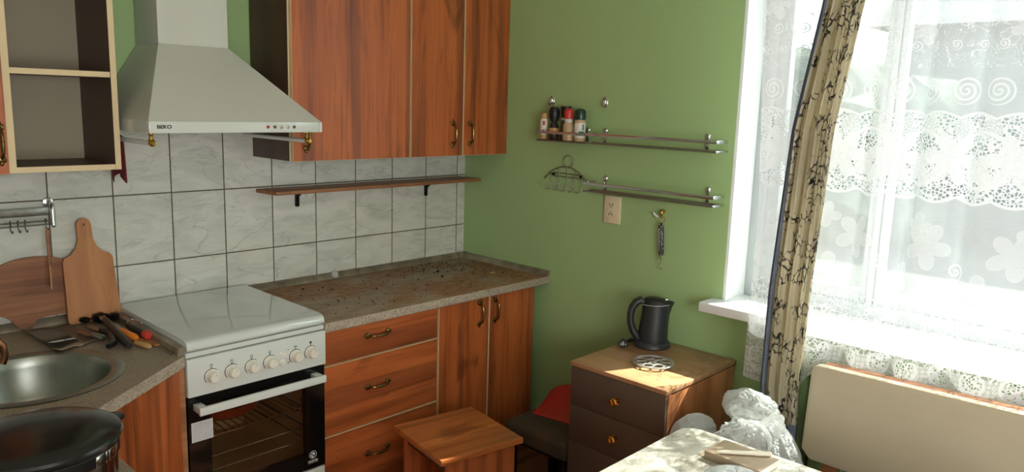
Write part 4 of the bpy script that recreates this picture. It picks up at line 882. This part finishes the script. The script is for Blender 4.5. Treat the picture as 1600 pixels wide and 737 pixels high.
def m_speck():
    t = NT('black_speckled_metal'); c = t.coord(); col = t.mix(t.step(t.noise(c, 260, 4, .7), .56, .60), L((24, 24, 26)), L((190, 190, 190))); return t.fin(col, .35, .3)
M['speck'] = m_speck()
MB(r).tube([T, T.lerp(Bt, .02), T.lerp(Bt, .5), T.lerp(Bt, .98), Bt], [.008, .0115, .0115, .0115, .010], 20).build('tube', 'speck', r)
A_ = (Bt - T).normalized(); mb = MB(r); mb.tube([T + Vector((-.0095, .002, -.012)), Bt + Vector((-.0095, .002, .008))], .0022, 6); mb.build('scale_slot', 'silver_ink', r)
mb = MB(r); mb.tube([T + Vector((0, 0, .010)), T], .004, 8); mb.build('neck', 'black_iron', r)
mb = MB(r); mb.tube([Bt + Vector((0, 0, .002)), Bt + Vector((0, 0, -.018)), Bt + Vector((0, -.004, -.022)), Bt + Vector((0, .004, -.034)), Bt + Vector((0, .007, -.046)), Bt + Vector((0, .002, -.057)), Bt + Vector((0, -.006, -.058)), Bt + Vector((0, -.010, -.050))], [.0045, .004, .0018, .0018, .0018, .0018, .0018, .001], 8); mb.build('hook', 'chrome', r)

# ================================================================= FURNITURE BY THE GREEN WALL
# nightstand
NX0, NX1, NY0, NY1, NZ = -.500, -.006, -1.162, -1.584, .700
r = thing('nightstand', 'dark brown chest of drawers with varnished wooden top carrying the kettle', 'chest of drawers', ((NX0 + NX1) / 2, (NY0 + NY1) / 2, 0))
def m_ntop():
    t = NT('worn_varnished_top'); c = t.coord(scale=(9, 1.1, 9)); f = t.noise(c, 1.0, 4, .5, .5); g = t.noise(t.coord(scale=(90, 4, 90)), 1.0, 5, .6, .6)
    col = t.ramp(f, [(.3, L((146, 104, 72))), (.5, L((174, 130, 94))), (.7, L((194, 150, 110)))]); col = t.mix(t.math('MULTIPLY', t.step(g, .48, .7), .35), col, L((116, 70, 40)))
    w = t.noise(t.coord(), 9, 4, .6, .7); sp = t.new('ShaderNodeSeparateXYZ'); t.l.new(t.coord(), sp.inputs[0]); near = t.step(sp.outputs[1], .0, -.13)
    col = t.mix(t.math('MULTIPLY', t.math('MULTIPLY', t.step(w, .50, .56), near), .6), col, L((128, 92, 62)))
    return t.fin(col, .33)
M['ntop'] = m_ntop()
MB(r).box((NX0 - .004, NY0 + .003, NZ - .017), (NX1, NY1 - .003, NZ), .0015).build('top', 'ntop', r)
mb = MB(r); mb.box((NX0 + .020, NY0, .03), (NX1, NY0 - .018, NZ - .0175)).box((NX1 - .012, NY0 - .018, .03), (NX1, NY1 + .018, NZ - .0175)).box((NX0 + .03, NY0 - .018, .03), (NX1 - .012, NY1 + .018, .06)); mb.box((NX0 + .020, NY0 - .018, NZ - .05), (NX0 + .03, NY1 + .018, NZ - .0175)); mb.build('carcass', 'ns_brown', r)
mb = MB(r); mb.box((NX0 + .014, NY1 + .018, .0), (NX0 + .034, NY1 - .001, NZ - .0175), .001).box((NX0 + .036, NY1 + .018, .03), (NX1, NY1 + .001, NZ - .024), .0015); mb.box((NX1 - .03, NY1 + .018, .0), (NX1, NY1 + .002, .03)); mb.build('side_panel', 'pine_v', r)
mb = MB(r)
for y in (NY0 - .03, NY1 + .03): mb.box((NX0 + .03, y - .015, 0), (NX0 + .06, y + .015, .03)); mb.box((NX1 - .06, y - .015, 0), (NX1 - .03, y + .015, .03))
mb.build('feet', 'ns_brown', r)
for k, (z0, z1, kzz) in enumerate(((.5305, .6805, .601), (.3830, .5285, .455), (.235, .381, .308), (.04, .233, .14))):
    d = MB(r).box((NX0, NY0 - .001, z0), (NX0 + .019, NY1 + .001, z1), .0015).build('drawer', 'ns_brown', r)
    MB(r).lathe([(0, 0), (.0145, 0), (.0155, .002), (.007, .004), (.006, .010), (.0145, .016), (.0158, .020), (.0115, .0235), (.006, .0215), (0, .0225)], (NX0, -1.377, kzz), 24, '-x').build('knob', 'brass', d)
# kettle (local x = right in the photo)
kt = thing('kettle', 'black plastic electric kettle on the chest of drawers by the window', 'kettle', (-.105, -1.262, NZ), math.radians(-46))
def oval(z, rx, ry, cx=0.0, n=32): return [(cx + rx * math.cos(2 * PI * k / n), ry * math.sin(2 * PI * k / n), z) for k in range(n)]
def loft(rings, cap=True):
    mb = MB(); n = len(rings[0]); V = [[mb.bm.verts.new(p) for p in rg] for rg in rings]
    for A_, B_ in zip(V, V[1:]):
        for k in range(n): f = mb.bm.faces.new([A_[k], A_[(k + 1) % n], B_[(k + 1) % n], B_[k]]); f.smooth = True
    if cap: mb.bm.faces.new(V[0][::-1]); mb.bm.faces.new(V[-1])
    return mb
def spouted(z, rx, ry, cx, sp, n=40):
    out = []
    for k in range(n):
        a = 2 * PI * k / n; q = max(0, math.cos(a)) ** 14; out.append((cx + rx * math.cos(a) + sp * q, ry * math.sin(a) * (1 - .5 * q), z + sp * q * .30))
    return out
loft([oval(.0, .073, .068), oval(.004, .075, .070), oval(.018, .072, .067), oval(.024, .066, .061)]).build('base', 'kettle', kt)
body = loft([spouted(.0245, .062, .057, .001, 0), spouted(.05, .0610, .057, .001, 0), spouted(.09, .0580, .054, .003, .001), spouted(.13, .0555, .051, .005, .004), spouted(.160, .0545, .049, .006, .012), spouted(.178, .0540, .048, .006, .022)]).build('body', 'kettle', kt)
loft([spouted(.1785, .0545, .0485, .006, .020), spouted(.182, .0530, .047, .005, .018), spouted(.192, .046, .041, .002, .008), spouted(.201, .032, .030, -.004, 0), spouted(.2045, .010, .012, -.008, 0)]).build('lid', 'black_plastic', kt)
MB().tube([(-.044, 0, .182), (-.058, 0, .190), (-.074, 0, .182), (-.089, 0, .160), (-.095, 0, .130), (-.093, 0, .098), (-.083, 0, .066), (-.066, 0, .040), (-.052, 0, .030)], [.015, .017, .0165, .0155, .015, .015, .016, .018, .016], 14, flat=(1.15, .95)).build('handle', 'kettle', kt)
MB().box((.020, -.012, .198), (.038, .012, .203), .002, mat=Matrix.Rotation(.10, 4, 'Y')).build('lid_latch', 'chrome', kt)
MB().tube([(-.055 + .11 * k / 12, -.0485 * math.sqrt(max(0, 1 - ((-.055 + .11 * k / 12) / .062) ** 2)) - .0005, .1785) for k in range(13)], .0009, 6).build('seam', 'silver_ink', kt)
cd = thing('power_plug', 'black kettle cord with its plug lying left of the kettle', 'plug', (-.20, -1.185, NZ))
B_ = Vector((0, 0, 0))
MB(cd).tube([(-.150, -1.212, NZ + .012), (-.165, -1.200, NZ + .026), (-.175, -1.200, NZ + .026), (-.190, -1.196, NZ + .020), (-.205, -1.197, NZ + .018)], .0038, 8).build('cord', 'black_plastic', cd)
MB(cd).tube([(-.150, -1.212, NZ + .010), (-.125, -1.185, NZ + .006), (-.15, -1.172, NZ + .005), (-.19, -1.172, NZ + .0045), (-.200, -1.160, NZ + .005)], .0038, 8).build('cord', 'black_plastic', cd)
pm_ = frame((-.215, -1.195, NZ + .019), (.6, -.78, 0), (0, 0, 1), (-.78, -.6, 0)); MB(cd).lathe([(0, -.014), (.009, -.014), (.016, -.004), (.018, .006), (.0175, .012), (0, .012)], (0, 0, 0), 24, mat=pm_).build('plug_body', 'black_plastic', cd)
mb = MB(cd)
for s in (-.009, .009): mb.cyl((s, 0, .0118), .0022, .016, 10, mat=pm_)
mb.box((-.0025, -.008, .0115), (.0025, .008, .0125), mat=pm_); mb.build('pins', 'silver_ink', cd)
# trivet
tz = NZ + .012; tr = thing('trivet', 'round pierced metal trivet in front of the kettle', 'trivet', (-.305, -1.400, NZ)); 
mb = MB(tr); tcx, tcy = -.305, -1.400
def ringt(cx_, cy_, rr_, w, n=28): mb.tube([(cx_ + rr_ * math.cos(2 * PI * k / n), cy_ + rr_ * math.sin(2 * PI * k / n), tz) for k in range(n)], w, 8, closed=True, flat=(1, .7))
ringt(tcx, tcy, .0745, .0038, 48)
for k in range(8): a = 2 * PI * k / 8 + .2; ringt(tcx + .051 * math.cos(a), tcy + .051 * math.sin(a), .0190, .0030, 22)
ringt(tcx, tcy, .029, .0030); mb.tube([(tcx - .027, tcy + .004, tz), (tcx + .027, tcy - .004, tz)], .0035, 8); mb.tube([(tcx - .010, tcy - .024, tz), (tcx + .006, tcy + .026, tz)], .003, 8)
mb.build('openwork_plate', 'cast', tr)
for k in range(3): a = 2 * PI * k / 3 + .5; MB(tr).cyl((tcx + .070 * math.cos(a), tcy + .070 * math.sin(a), NZ), .004, .012, 10).build('foot', 'dull_chrome', tr)

# wooden stool
st = thing('wooden_stool', 'square topped reddish wooden box stool in front of the base cabinets', 'stool', (-.872, -.933, 0), math.radians(-10.2))
MB().box((-.175, -.175, .428), (.175, .175, .450), .002).build('seat', 'stool_top', st)
for s in (-1, 1):
    MB().box((-.140, s * .150 - .009, 0), (.150, s * .150 + .009, .4275), .001).build('side_panel', 'cherry_v', st)
MB().box((.020, -.1408, .20), (.038, .1408, .4275), .001).build('centre_panel', 'cherry_v', st); MB().box((-.13, -.1408, .375), (-.112, .1408, .4275), .001).build('rail', 'dark_side', st)

# low upholstered seat and red thing
SZ = .345
ch = thing('upholstered_seat', 'low dark upholstered seat with black legs between stool and chest of drawers', 'seat', (-.32, -.975, 0))
a0, a1, b0, b1 = -.492, -.150, -.800, -1.150
cs = MB(ch); cs.box((a0, b0, SZ - .078), (a1, b1, SZ), .022, 4); o = cs.build('cushion', 'seat', ch)
MB(ch).box((a0 + .045, b0 - .045, SZ - .105), (a1 - .045, b1 + .045, SZ - .079), .003).build('seat_frame', 'black_iron', ch)
for x in (a0 + .030, a1 - .030):
    for y in (b0 - .030, b1 + .030): MB(ch).box((x - .018, y - .018, 0), (x + .018, y + .018, SZ - .0785), .003).build('leg', 'black_iron', ch)
def redfn(i, j):
    u = -1 + 2 * i / 20; v = j / 10; w = .115 + .060 * v; y = -.955 - u * w; x = -.335 + .17 * v + .02 * u; z = SZ + .004 + (.040 * v if v < .45 else .018 + .125 * (v - .45)) * 1.15 * max(0, 1 - abs(u) ** 2.4) ** .55
    return (x, y, z)
mb = MB(); mb.grid(21, 11, redfn); o = mb.build('red_scoop', 'red', loc=(-.30, -.94, SZ)); m_ = o.modifiers.new('t', 'SOLIDIFY'); m_.thickness = .004; tag(o, 'red curved plastic sheet lying on the low dark seat', 'plastic sheet')

# table
TZ = .750; tb = thing('table', 'speckled cream table with rounded corner at the bottom of the photo', 'table', (-1.35, -2.3, 0))
x0, x1, y0, y1, rc = -2.00, -.800, -2.86, -1.842, .055
P = []
for cx_, cy_, a0_ in ((x1 - rc, y1 - rc, 0), (x0 + rc, y1 - rc, PI / 2), (x0 + rc, y0 + rc, PI), (x1 - rc, y0 + rc, 1.5 * PI)): P += [(cx_ + rc * math.cos(a0_ + PI / 2 * k / 8), cy_ + rc * math.sin(a0_ + PI / 2 * k / 8)) for k in range(9)]
MB(tb).prism(P, .028, Matrix.Translation((0, 0, TZ - .028)), bev=.003).build('table_top', 'table', tb)
MB(tb).box((x0 + .10, y0 + .10, TZ - .11), (x1 - .10, y1 - .10, TZ - .0285), .002).build('apron', 'dark_side', tb)
for x in (x0 + .12, x1 - .12):
    for y in (y0 + .12, y1 - .12): MB(tb).box((x - .022, y - .022, 0), (x + .022, y + .022, TZ - .1105), .003).build('leg', 'dark_side', tb)
# notebook
nb = thing('notebook', 'brown covered notebook lying on the speckled table under a white pen', 'notebook', (-.912, -2.068, TZ), math.radians(-2))
MB().box((-.050, -.078, .0005), (.050, .078, .0025), .0005).build('back_cover', 'notebook', nb); MB().box((-.047, -.0785, .003), (.048, .076, .020)).build('page_block', 'pages', nb)
mb = MB(); mb.box((-.050, -.078, .0205), (.050, .078, .0230), .0006); mb.box((-.0525, -.078, .0005), (-.0500, .078, .0230), .0005); mb.build('cover', 'notebook', nb)
MB().box((-.047, .079, .0004), (.05, .100, .0012)).build('loose_page', 'notebook', nb)
pe = thing('pen', 'thick white pen lying across the brown notebook', 'pen', (-.930, -2.075, TZ + .030)); 
a_, b_2 = Vector((-.958, -2.018, TZ + .0290)), Vector((-.865, -2.128, TZ + .0300)); d_ = (b_2 - a_)
MB(pe).tube([a_, a_ + d_ * .06, a_ + d_ * .15, a_ + d_ * .5, a_ + d_ * .70], [.001, .0025, .0048, .0056, .0060], 14).build('barrel', 'pen', pe); MB(pe).tube([a_ + d_ * .70, a_ + d_ * .72, a_ + d_ * .98, b_2], [.0062, .0066, .0066, .004], 14).build('cap', 'pen', pe)
# glass lid
gx, gy = -1.022, -2.112
gd = thing('glass_dish', 'ribbed clear glass dish with a small metal knob in front of the notebook', 'glass dish', (gx, gy, TZ))
mb = MB(gd); n_ = 72
def gfn(i, j):
    a = 2 * PI * i / n_; r_ = (.082, .078, .062, .046, .030, .016, .008, .002)[j]; z_ = (.001, .010, .018, .0235, .026, .025, .028, .028)[j]; k = 1 + (.022 if i % 2 else 0) * (1 if j < 4 else 0); return (gx + r_ * k * math.cos(a), gy + r_ * k * math.sin(a), TZ + z_)
mb.grid(n_, 8, gfn, close_u=True); o = mb.build('lid', 'cutglass', gd); m_ = o.modifiers.new('t', 'SOLIDIFY'); m_.thickness = .002
MB(gd).lathe([(0, .0262), (.003, .0262), (.0022, .034), (.0045, .038), (.004, .043), (0, .044)], (gx, gy, TZ), 14).build('knob', 'chrome', gd)

# ================================================================= WINDOW DRESSING, RADIATOR, BENCH, BAG
rd = thing('radiator', 'green painted ribbed radiator under the window', 'radiator', (-.10, -2.35, 0))
for k in range(13):
    y = -1.885 - k * .075; mb = MB(rd)
    for x in (-.045, -.098): mb.tube([(x, y, .13), (x, y, .20), (x, y, .72), (x, y, .79)], [.020, .026, .026, .018], 12, flat=(1, 1))
    mb.box((-.105, y - .010, .14), (-.04, y + .010, .78), .008); mb.tube([(-.098, y, .785), (-.07, y, .80), (-.045, y, .785)], .020, 10); mb.build('section', 'green_gloss', rd)
mb = MB(rd)
for z in (.16, .76): mb.tube([(-.07, -1.875, z), (-.07, -2.80, z)], .017, 10)
mb.build('header_pipe', 'green_gloss', rd)
for y in (-1.885, -2.785): MB(rd).box((-.10, y - .012, 0), (-.05, y + .012, .14), .004).build('foot', 'green_gloss', rd)
tag(MB().tube([(-.07, -1.832, 0), (-.07, -1.832, .70), (-.055, -1.83, .76), (-.02, -1.83, .775), (-.001, -1.83, .775)], .014, 12).build('heating_pipe', 'green_gloss', None, (-.07, -1.832, 0)), 'green painted vertical heating pipe between the curtain and the padded board', 'pipe')
# bench with padded back
bn = thing('bench', 'bench with a cream padded backrest standing under the window', 'bench', (-.45, -2.7, 0))
def pad_outline():
    y0_, y1_, z0_, z1_ = -1.978, -3.35, .521, .850
    pts = []
    for k in range(7): a = PI / 2 * k / 6; pts.append((-y0_ + .030 - .030 * math.sin(PI / 2 - a), z1_ - .030 + .030 * math.cos(PI / 2 - a) ** 1.0 * 1.0 if False else z1_ - .030 + .030 * math.sin(a)))
    pts = [(-y0_ + .030 - .030 * math.cos(PI / 2 * k / 6), z1_ - .030 + .030 * math.sin(PI / 2 * k / 6)) for k in range(7)]
    pts += [(-y1_, z1_ + .022), (-y1_, z0_), (-y0_ + .022, z0_), (-y0_ - .008, z0_ + .032)]
    return pts
MB(bn).prism(pad_outline(), .034, frame((-.238, 0, 0), (0, -1, 0), (0, 0, 1), (-1, 0, 0)), bev=.010).build('padded_backrest', 'leatherette', bn)
MB(bn).prism([(0, .776), (0, .846), (1.34, .868), (1.34, .796)], .042, frame((-.194, -2.005, 0), (0, -1, 0), (0, 0, 1), (-1, 0, 0)), bev=.003).build('top_rail', 'bench_wood', bn)
for y in (-2.055, -3.30): MB(bn).box((-.237, y + .025, 0), (-.197, y - .025, .84 if y > -3 else .86), .003).build('back_post', 'bench_wood', bn)
for y in (-2.155, -3.30): MB(bn).box((-.66, y + .02, 0), (-.62, y - .02, .40), .003).build('leg', 'bench_wood', bn)
MB(bn).box((-.68, -2.125, .401), (-.2375, -3.34, .43), .004).build('seat_board', 'bench_wood', bn); MB(bn).box((-.69, -2.120, .4305), (-.245, -3.34, .475), .015, 3).build('seat_cushion', 'navy', bn)

# lace curtain
NU, NV = 560, 34; LY0, LY1 = -1.605, -3.42
Ycum = []; 
def lace_xy(u, v):
    """u 0..1 along the width, v = height"""
    y = LY0 + (LY1 - LY0) * u; f = min(1, (2.62 - v) / 1.3)
    ph = y * 34 + 1.2 * math.sin(y * 9 + v * .7) + .35 * math.sin(v * 2.1 + y * 5)
    amp = .017 + .007 * math.sin(y * 5.3 + 1)
    x = -.158 + amp * math.sin(ph) * (.55 + .45 * f) + .005 * math.sin(y * 7 + v * 2) * f
    yy = y + .011 * math.cos(ph * 1.0 + .6) - (.085 * f if u < .08 else .085 * f * max(0, 1 - (u - .08) / .10)) * 1.0
    return x, yy
def lace_bottom(u):
    y = LY0 + (LY1 - LY0) * u
    t_ = min(1, max(0, (-1.88 - y) / .08)); return .700 + t_ * .105 + .018 * t_ * (-(y + 1.9)) 
mb = MB(); arcl = [0.0]
for i in range(1, NU):
    a = lace_xy((i - 1) / (NU - 1), 1.4); b = lace_xy(i / (NU - 1), 1.4); arcl.append(arcl[-1] + math.hypot(a[0] - b[0], a[1] - b[1]))
def lfn(i, j):
    u = i / (NU - 1); zb = lace_bottom(u); z = zb + (2.62 - zb) * j / (NV - 1); x, y = lace_xy(u, z)
    if z < .90 and u > .14: x -= .004 * (.90 - z) / .1
    return (x, y, z)
def luv(i, j):
    i = min(i, NU - 1); u = i / (NU - 1); zb = lace_bottom(u); z = zb + (2.62 - zb) * j / (NV - 1); v = z
    if z < 1.10: v = .824 + (z - zb) / (1.10 - zb) * (1.10 - .824)
    return (arcl[i], v)
mb.grid(NU, NV, lfn, uvf=luv); lc = mb.build('lace_curtain', 'lace', None, (-.158, -2.4, 2.62), fix=False); tag(lc, 'white lace curtain with leaf and spiral motifs hanging across the window', 'curtain')
# gathered drape
def drape_mesh():
    mb = MB(); NS, NZ_ = 161, 70; zt, zb = 2.62, .42
    def centre(z):
        pts = [(.42, -1.880, .056), (.62, -1.874, .058), (.72, -1.862, .063), (1.06, -1.868, .067), (1.60, -1.893, .065), (2.0, -1.952, .060), (2.62, -2.03, .095)]
        for (z0_, c0, w0), (z1_, c1, w1) in zip(pts, pts[1:]):
            if z <= z1_: k = (z - z0_) / (z1_ - z0_); k = max(0, k); return c0 + (c1 - c0) * k, w0 + (w1 - w0) * k
        return pts[-1][1:]
    def fn(i, j):
        z = zb + (zt - zb) * j / (NZ_ - 1); c, w = centre(z); a = 2 * PI * i / (NS - 1)
        # closed pleated bundle: front faces -x
        f = .0105 * math.sin(a * 11 + .5 * math.sin(z * 3)) * (1 if math.sin(a) > -.2 else .5) + .004 * math.sin(a * 23 + z * 4)
        rx = .034 + f; ry = w + f * .35
        return (-.232 - rx * math.sin(a), c + ry * math.cos(a), z)
    def uvf(i, j): return (i / (NS - 1) * .62, (zb + (zt - zb) * j / (NZ_ - 1)))
    mb.grid(NS, NZ_, fn, uvf=uvf)
    return mb
dm = drape_mesh(); dp = dm.build('gathered_curtain', ['drape', 'drape_back'], None, (-.232, -1.9, 2.62)); tag(dp, 'gathered beige and gold curtain with black branch print in front of the lace', 'curtain')
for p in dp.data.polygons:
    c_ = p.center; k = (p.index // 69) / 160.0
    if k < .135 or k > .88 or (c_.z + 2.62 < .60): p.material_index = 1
rod = MB().tube([(-.19, -1.50, 2.64), (-.19, -3.46, 2.64)], .013, 12); rod.ball((-.19, -1.49, 2.64), .024); rod.ball((-.19, -3.47, 2.64), .024)
for y in (-1.55, -3.42): rod.tube([(-.19, y, 2.64), (-.001, y, 2.64)], .008, 8)
tag(rod.build('curtain_rod', 'bench_wood', None, (-.19, -2.4, 2.64)), 'wooden curtain rod carrying the lace and the gathered curtain', 'curtain rod')

# plastic bags behind the table
def ridge(p, sc, seed):
    q = Vector(p) * sc + Vector((seed * 3.1, seed * 1.3, seed * 1.7)); return noise.ridged_multi_fractal(q, 0.9, 2.1, 4, 1.0, 2.0)
def lump(off, c, rad, amp, sc, seed, name='bunched_film', parent=None):
    mb = MB(off); t = bmesh.new(); bmesh.ops.create_icosphere(t, subdivisions=4, radius=1.0)
    for v in t.verts:
        d = v.co.normalized(); k = 1 + amp * (ridge(d, sc, seed) - 1.1) + .12 * noise.noise(d * 1.7 + Vector((seed, 0, 0)))
        v.co = Vector((c[0] + d.x * rad[0] * k, c[1] + d.y * rad[1] * k, c[2] + d.z * rad[2] * k))
    for f in t.faces: f.smooth = True
    mb._merge(t); o = mb.build(name, 'bag', parent); o.data.set_sharp_from_angle(angle=math.radians(18)); return o
def skirt(off, c, prof, amp, seed, parent, top_close=True):
    """standing sack: prof = [(z, rx, ry)]"""
    mb = MB(off); NU_, NV_ = 120, 46; z0, z1 = prof[0][0], prof[-1][0]
    def fn(i, j):
        a = 2 * PI * i / NU_; z = z0 + (z1 - z0) * j / (NV_ - 1)
        for p, q in zip(prof, prof[1:]):
            if z <= q[0] + 1e-9: k = (z - p[0]) / (q[0] - p[0]); rx = p[1] + (q[1] - p[1]) * k; ry = p[2] + (q[2] - p[2]) * k; break
        w = 1 + amp * (.45 * math.sin(a * 7 + 2 * math.sin(z * 6 + seed)) + .3 * math.sin(a * 15 + z * 9) + .5 * (ridge((math.cos(a), math.sin(a), z * 2.5), 1.5, seed) - 1.1))
        return (c[0] + rx * w * math.cos(a), c[1] + ry * w * math.sin(a), z)
    V = mb.grid(NU_, NV_, fn, close_u=True); mb.bm.faces.new([V[i][NV_ - 1] for i in range(NU_)]); mb.bm.faces.new([V[i][0] for i in range(NU_)][::-1])
    return mb.build('sack', 'bag', parent, auto=False)
def strap(off, pts, w, seed, parent):
    pts = [Vector(p) for p in pts]; nn = 40; cr = []
    for i in range(nn + 1):
        t_ = i / nn * (len(pts) - 1); s_i = min(int(t_), len(pts) - 2); f_ = t_ - s_i; p0 = pts[max(0, s_i - 1)]; p1 = pts[s_i]; p2 = pts[s_i + 1]; p3 = pts[min(len(pts) - 1, s_i + 2)]
        cr.append(.5 * ((2 * p1) + (-p0 + p2) * f_ + (2 * p0 - 5 * p1 + 4 * p2 - p3) * f_ ** 2 + (-p0 + 3 * p1 - 3 * p2 + p3) * f_ ** 3))
    m2 = MB(off); m2.tube(cr, [w * (.6 + .5 * abs(math.sin(i * .35 + seed))) for i in range(nn + 1)], 10, flat=(.35, 1.0)); return m2.build('handle_loop', 'bag', parent)
b1 = thing('plastic_bag', 'large white plastic bag with looped handles standing behind the table', 'plastic bag', (-.50, -1.915, 0))
skirt(b1, (-.49, -1.930), [(0.001, .12, .13), (.08, .14, .15), (.40, .14, .150), (.58, .115, .135), (.66, .08, .095), (.70, .04, .05)], .10, 3, b1)
lump(b1, (-.44, -1.862, .708), (.060, .092, .056), .16, 1.7, 4, parent=b1)
lump(b1, (-.56, -1.905, .655), (.050, .070, .060), .20, 2.0, 9, parent=b1)
strap(b1, [(-.60, -1.800, .585), (-.61, -1.795, .620), (-.605, -1.835, .655), (-.60, -1.880, .690), (-.59, -1.925, .715), (-.575, -1.965, .715), (-.565, -1.990, .675), (-.57, -1.985, .630), (-.59, -1.950, .600)], .020, 1, b1)
strap(b1, [(-.605, -1.845, .590), (-.612, -1.850, .640), (-.606, -1.885, .670), (-.60, -1.93, .615), (-.60, -1.96, .590)], .010, 2, b1)
strap(b1, [(-.53, -1.945, .700), (-.52, -1.975, .735), (-.515, -1.995, .735), (-.515, -2.000, .705), (-.53, -1.99, .680)], .012, 4, b1)
b2 = thing('plastic_bag', 'flatter white plastic bag between the chest of drawers and the looped bag', 'plastic bag', (-.47, -1.68, 0))
skirt(b2, (-.47, -1.680), [(0.001, .08, .06), (.10, .11, .066), (.45, .11, .070), (.55, .11, .070), (.60, .09, .055), (.625, .05, .03)], .10, 6, b2)
lump(b2, (-.50, -1.705, .605), (.085, .060, .040), .10, 1.5, 12, parent=b2)
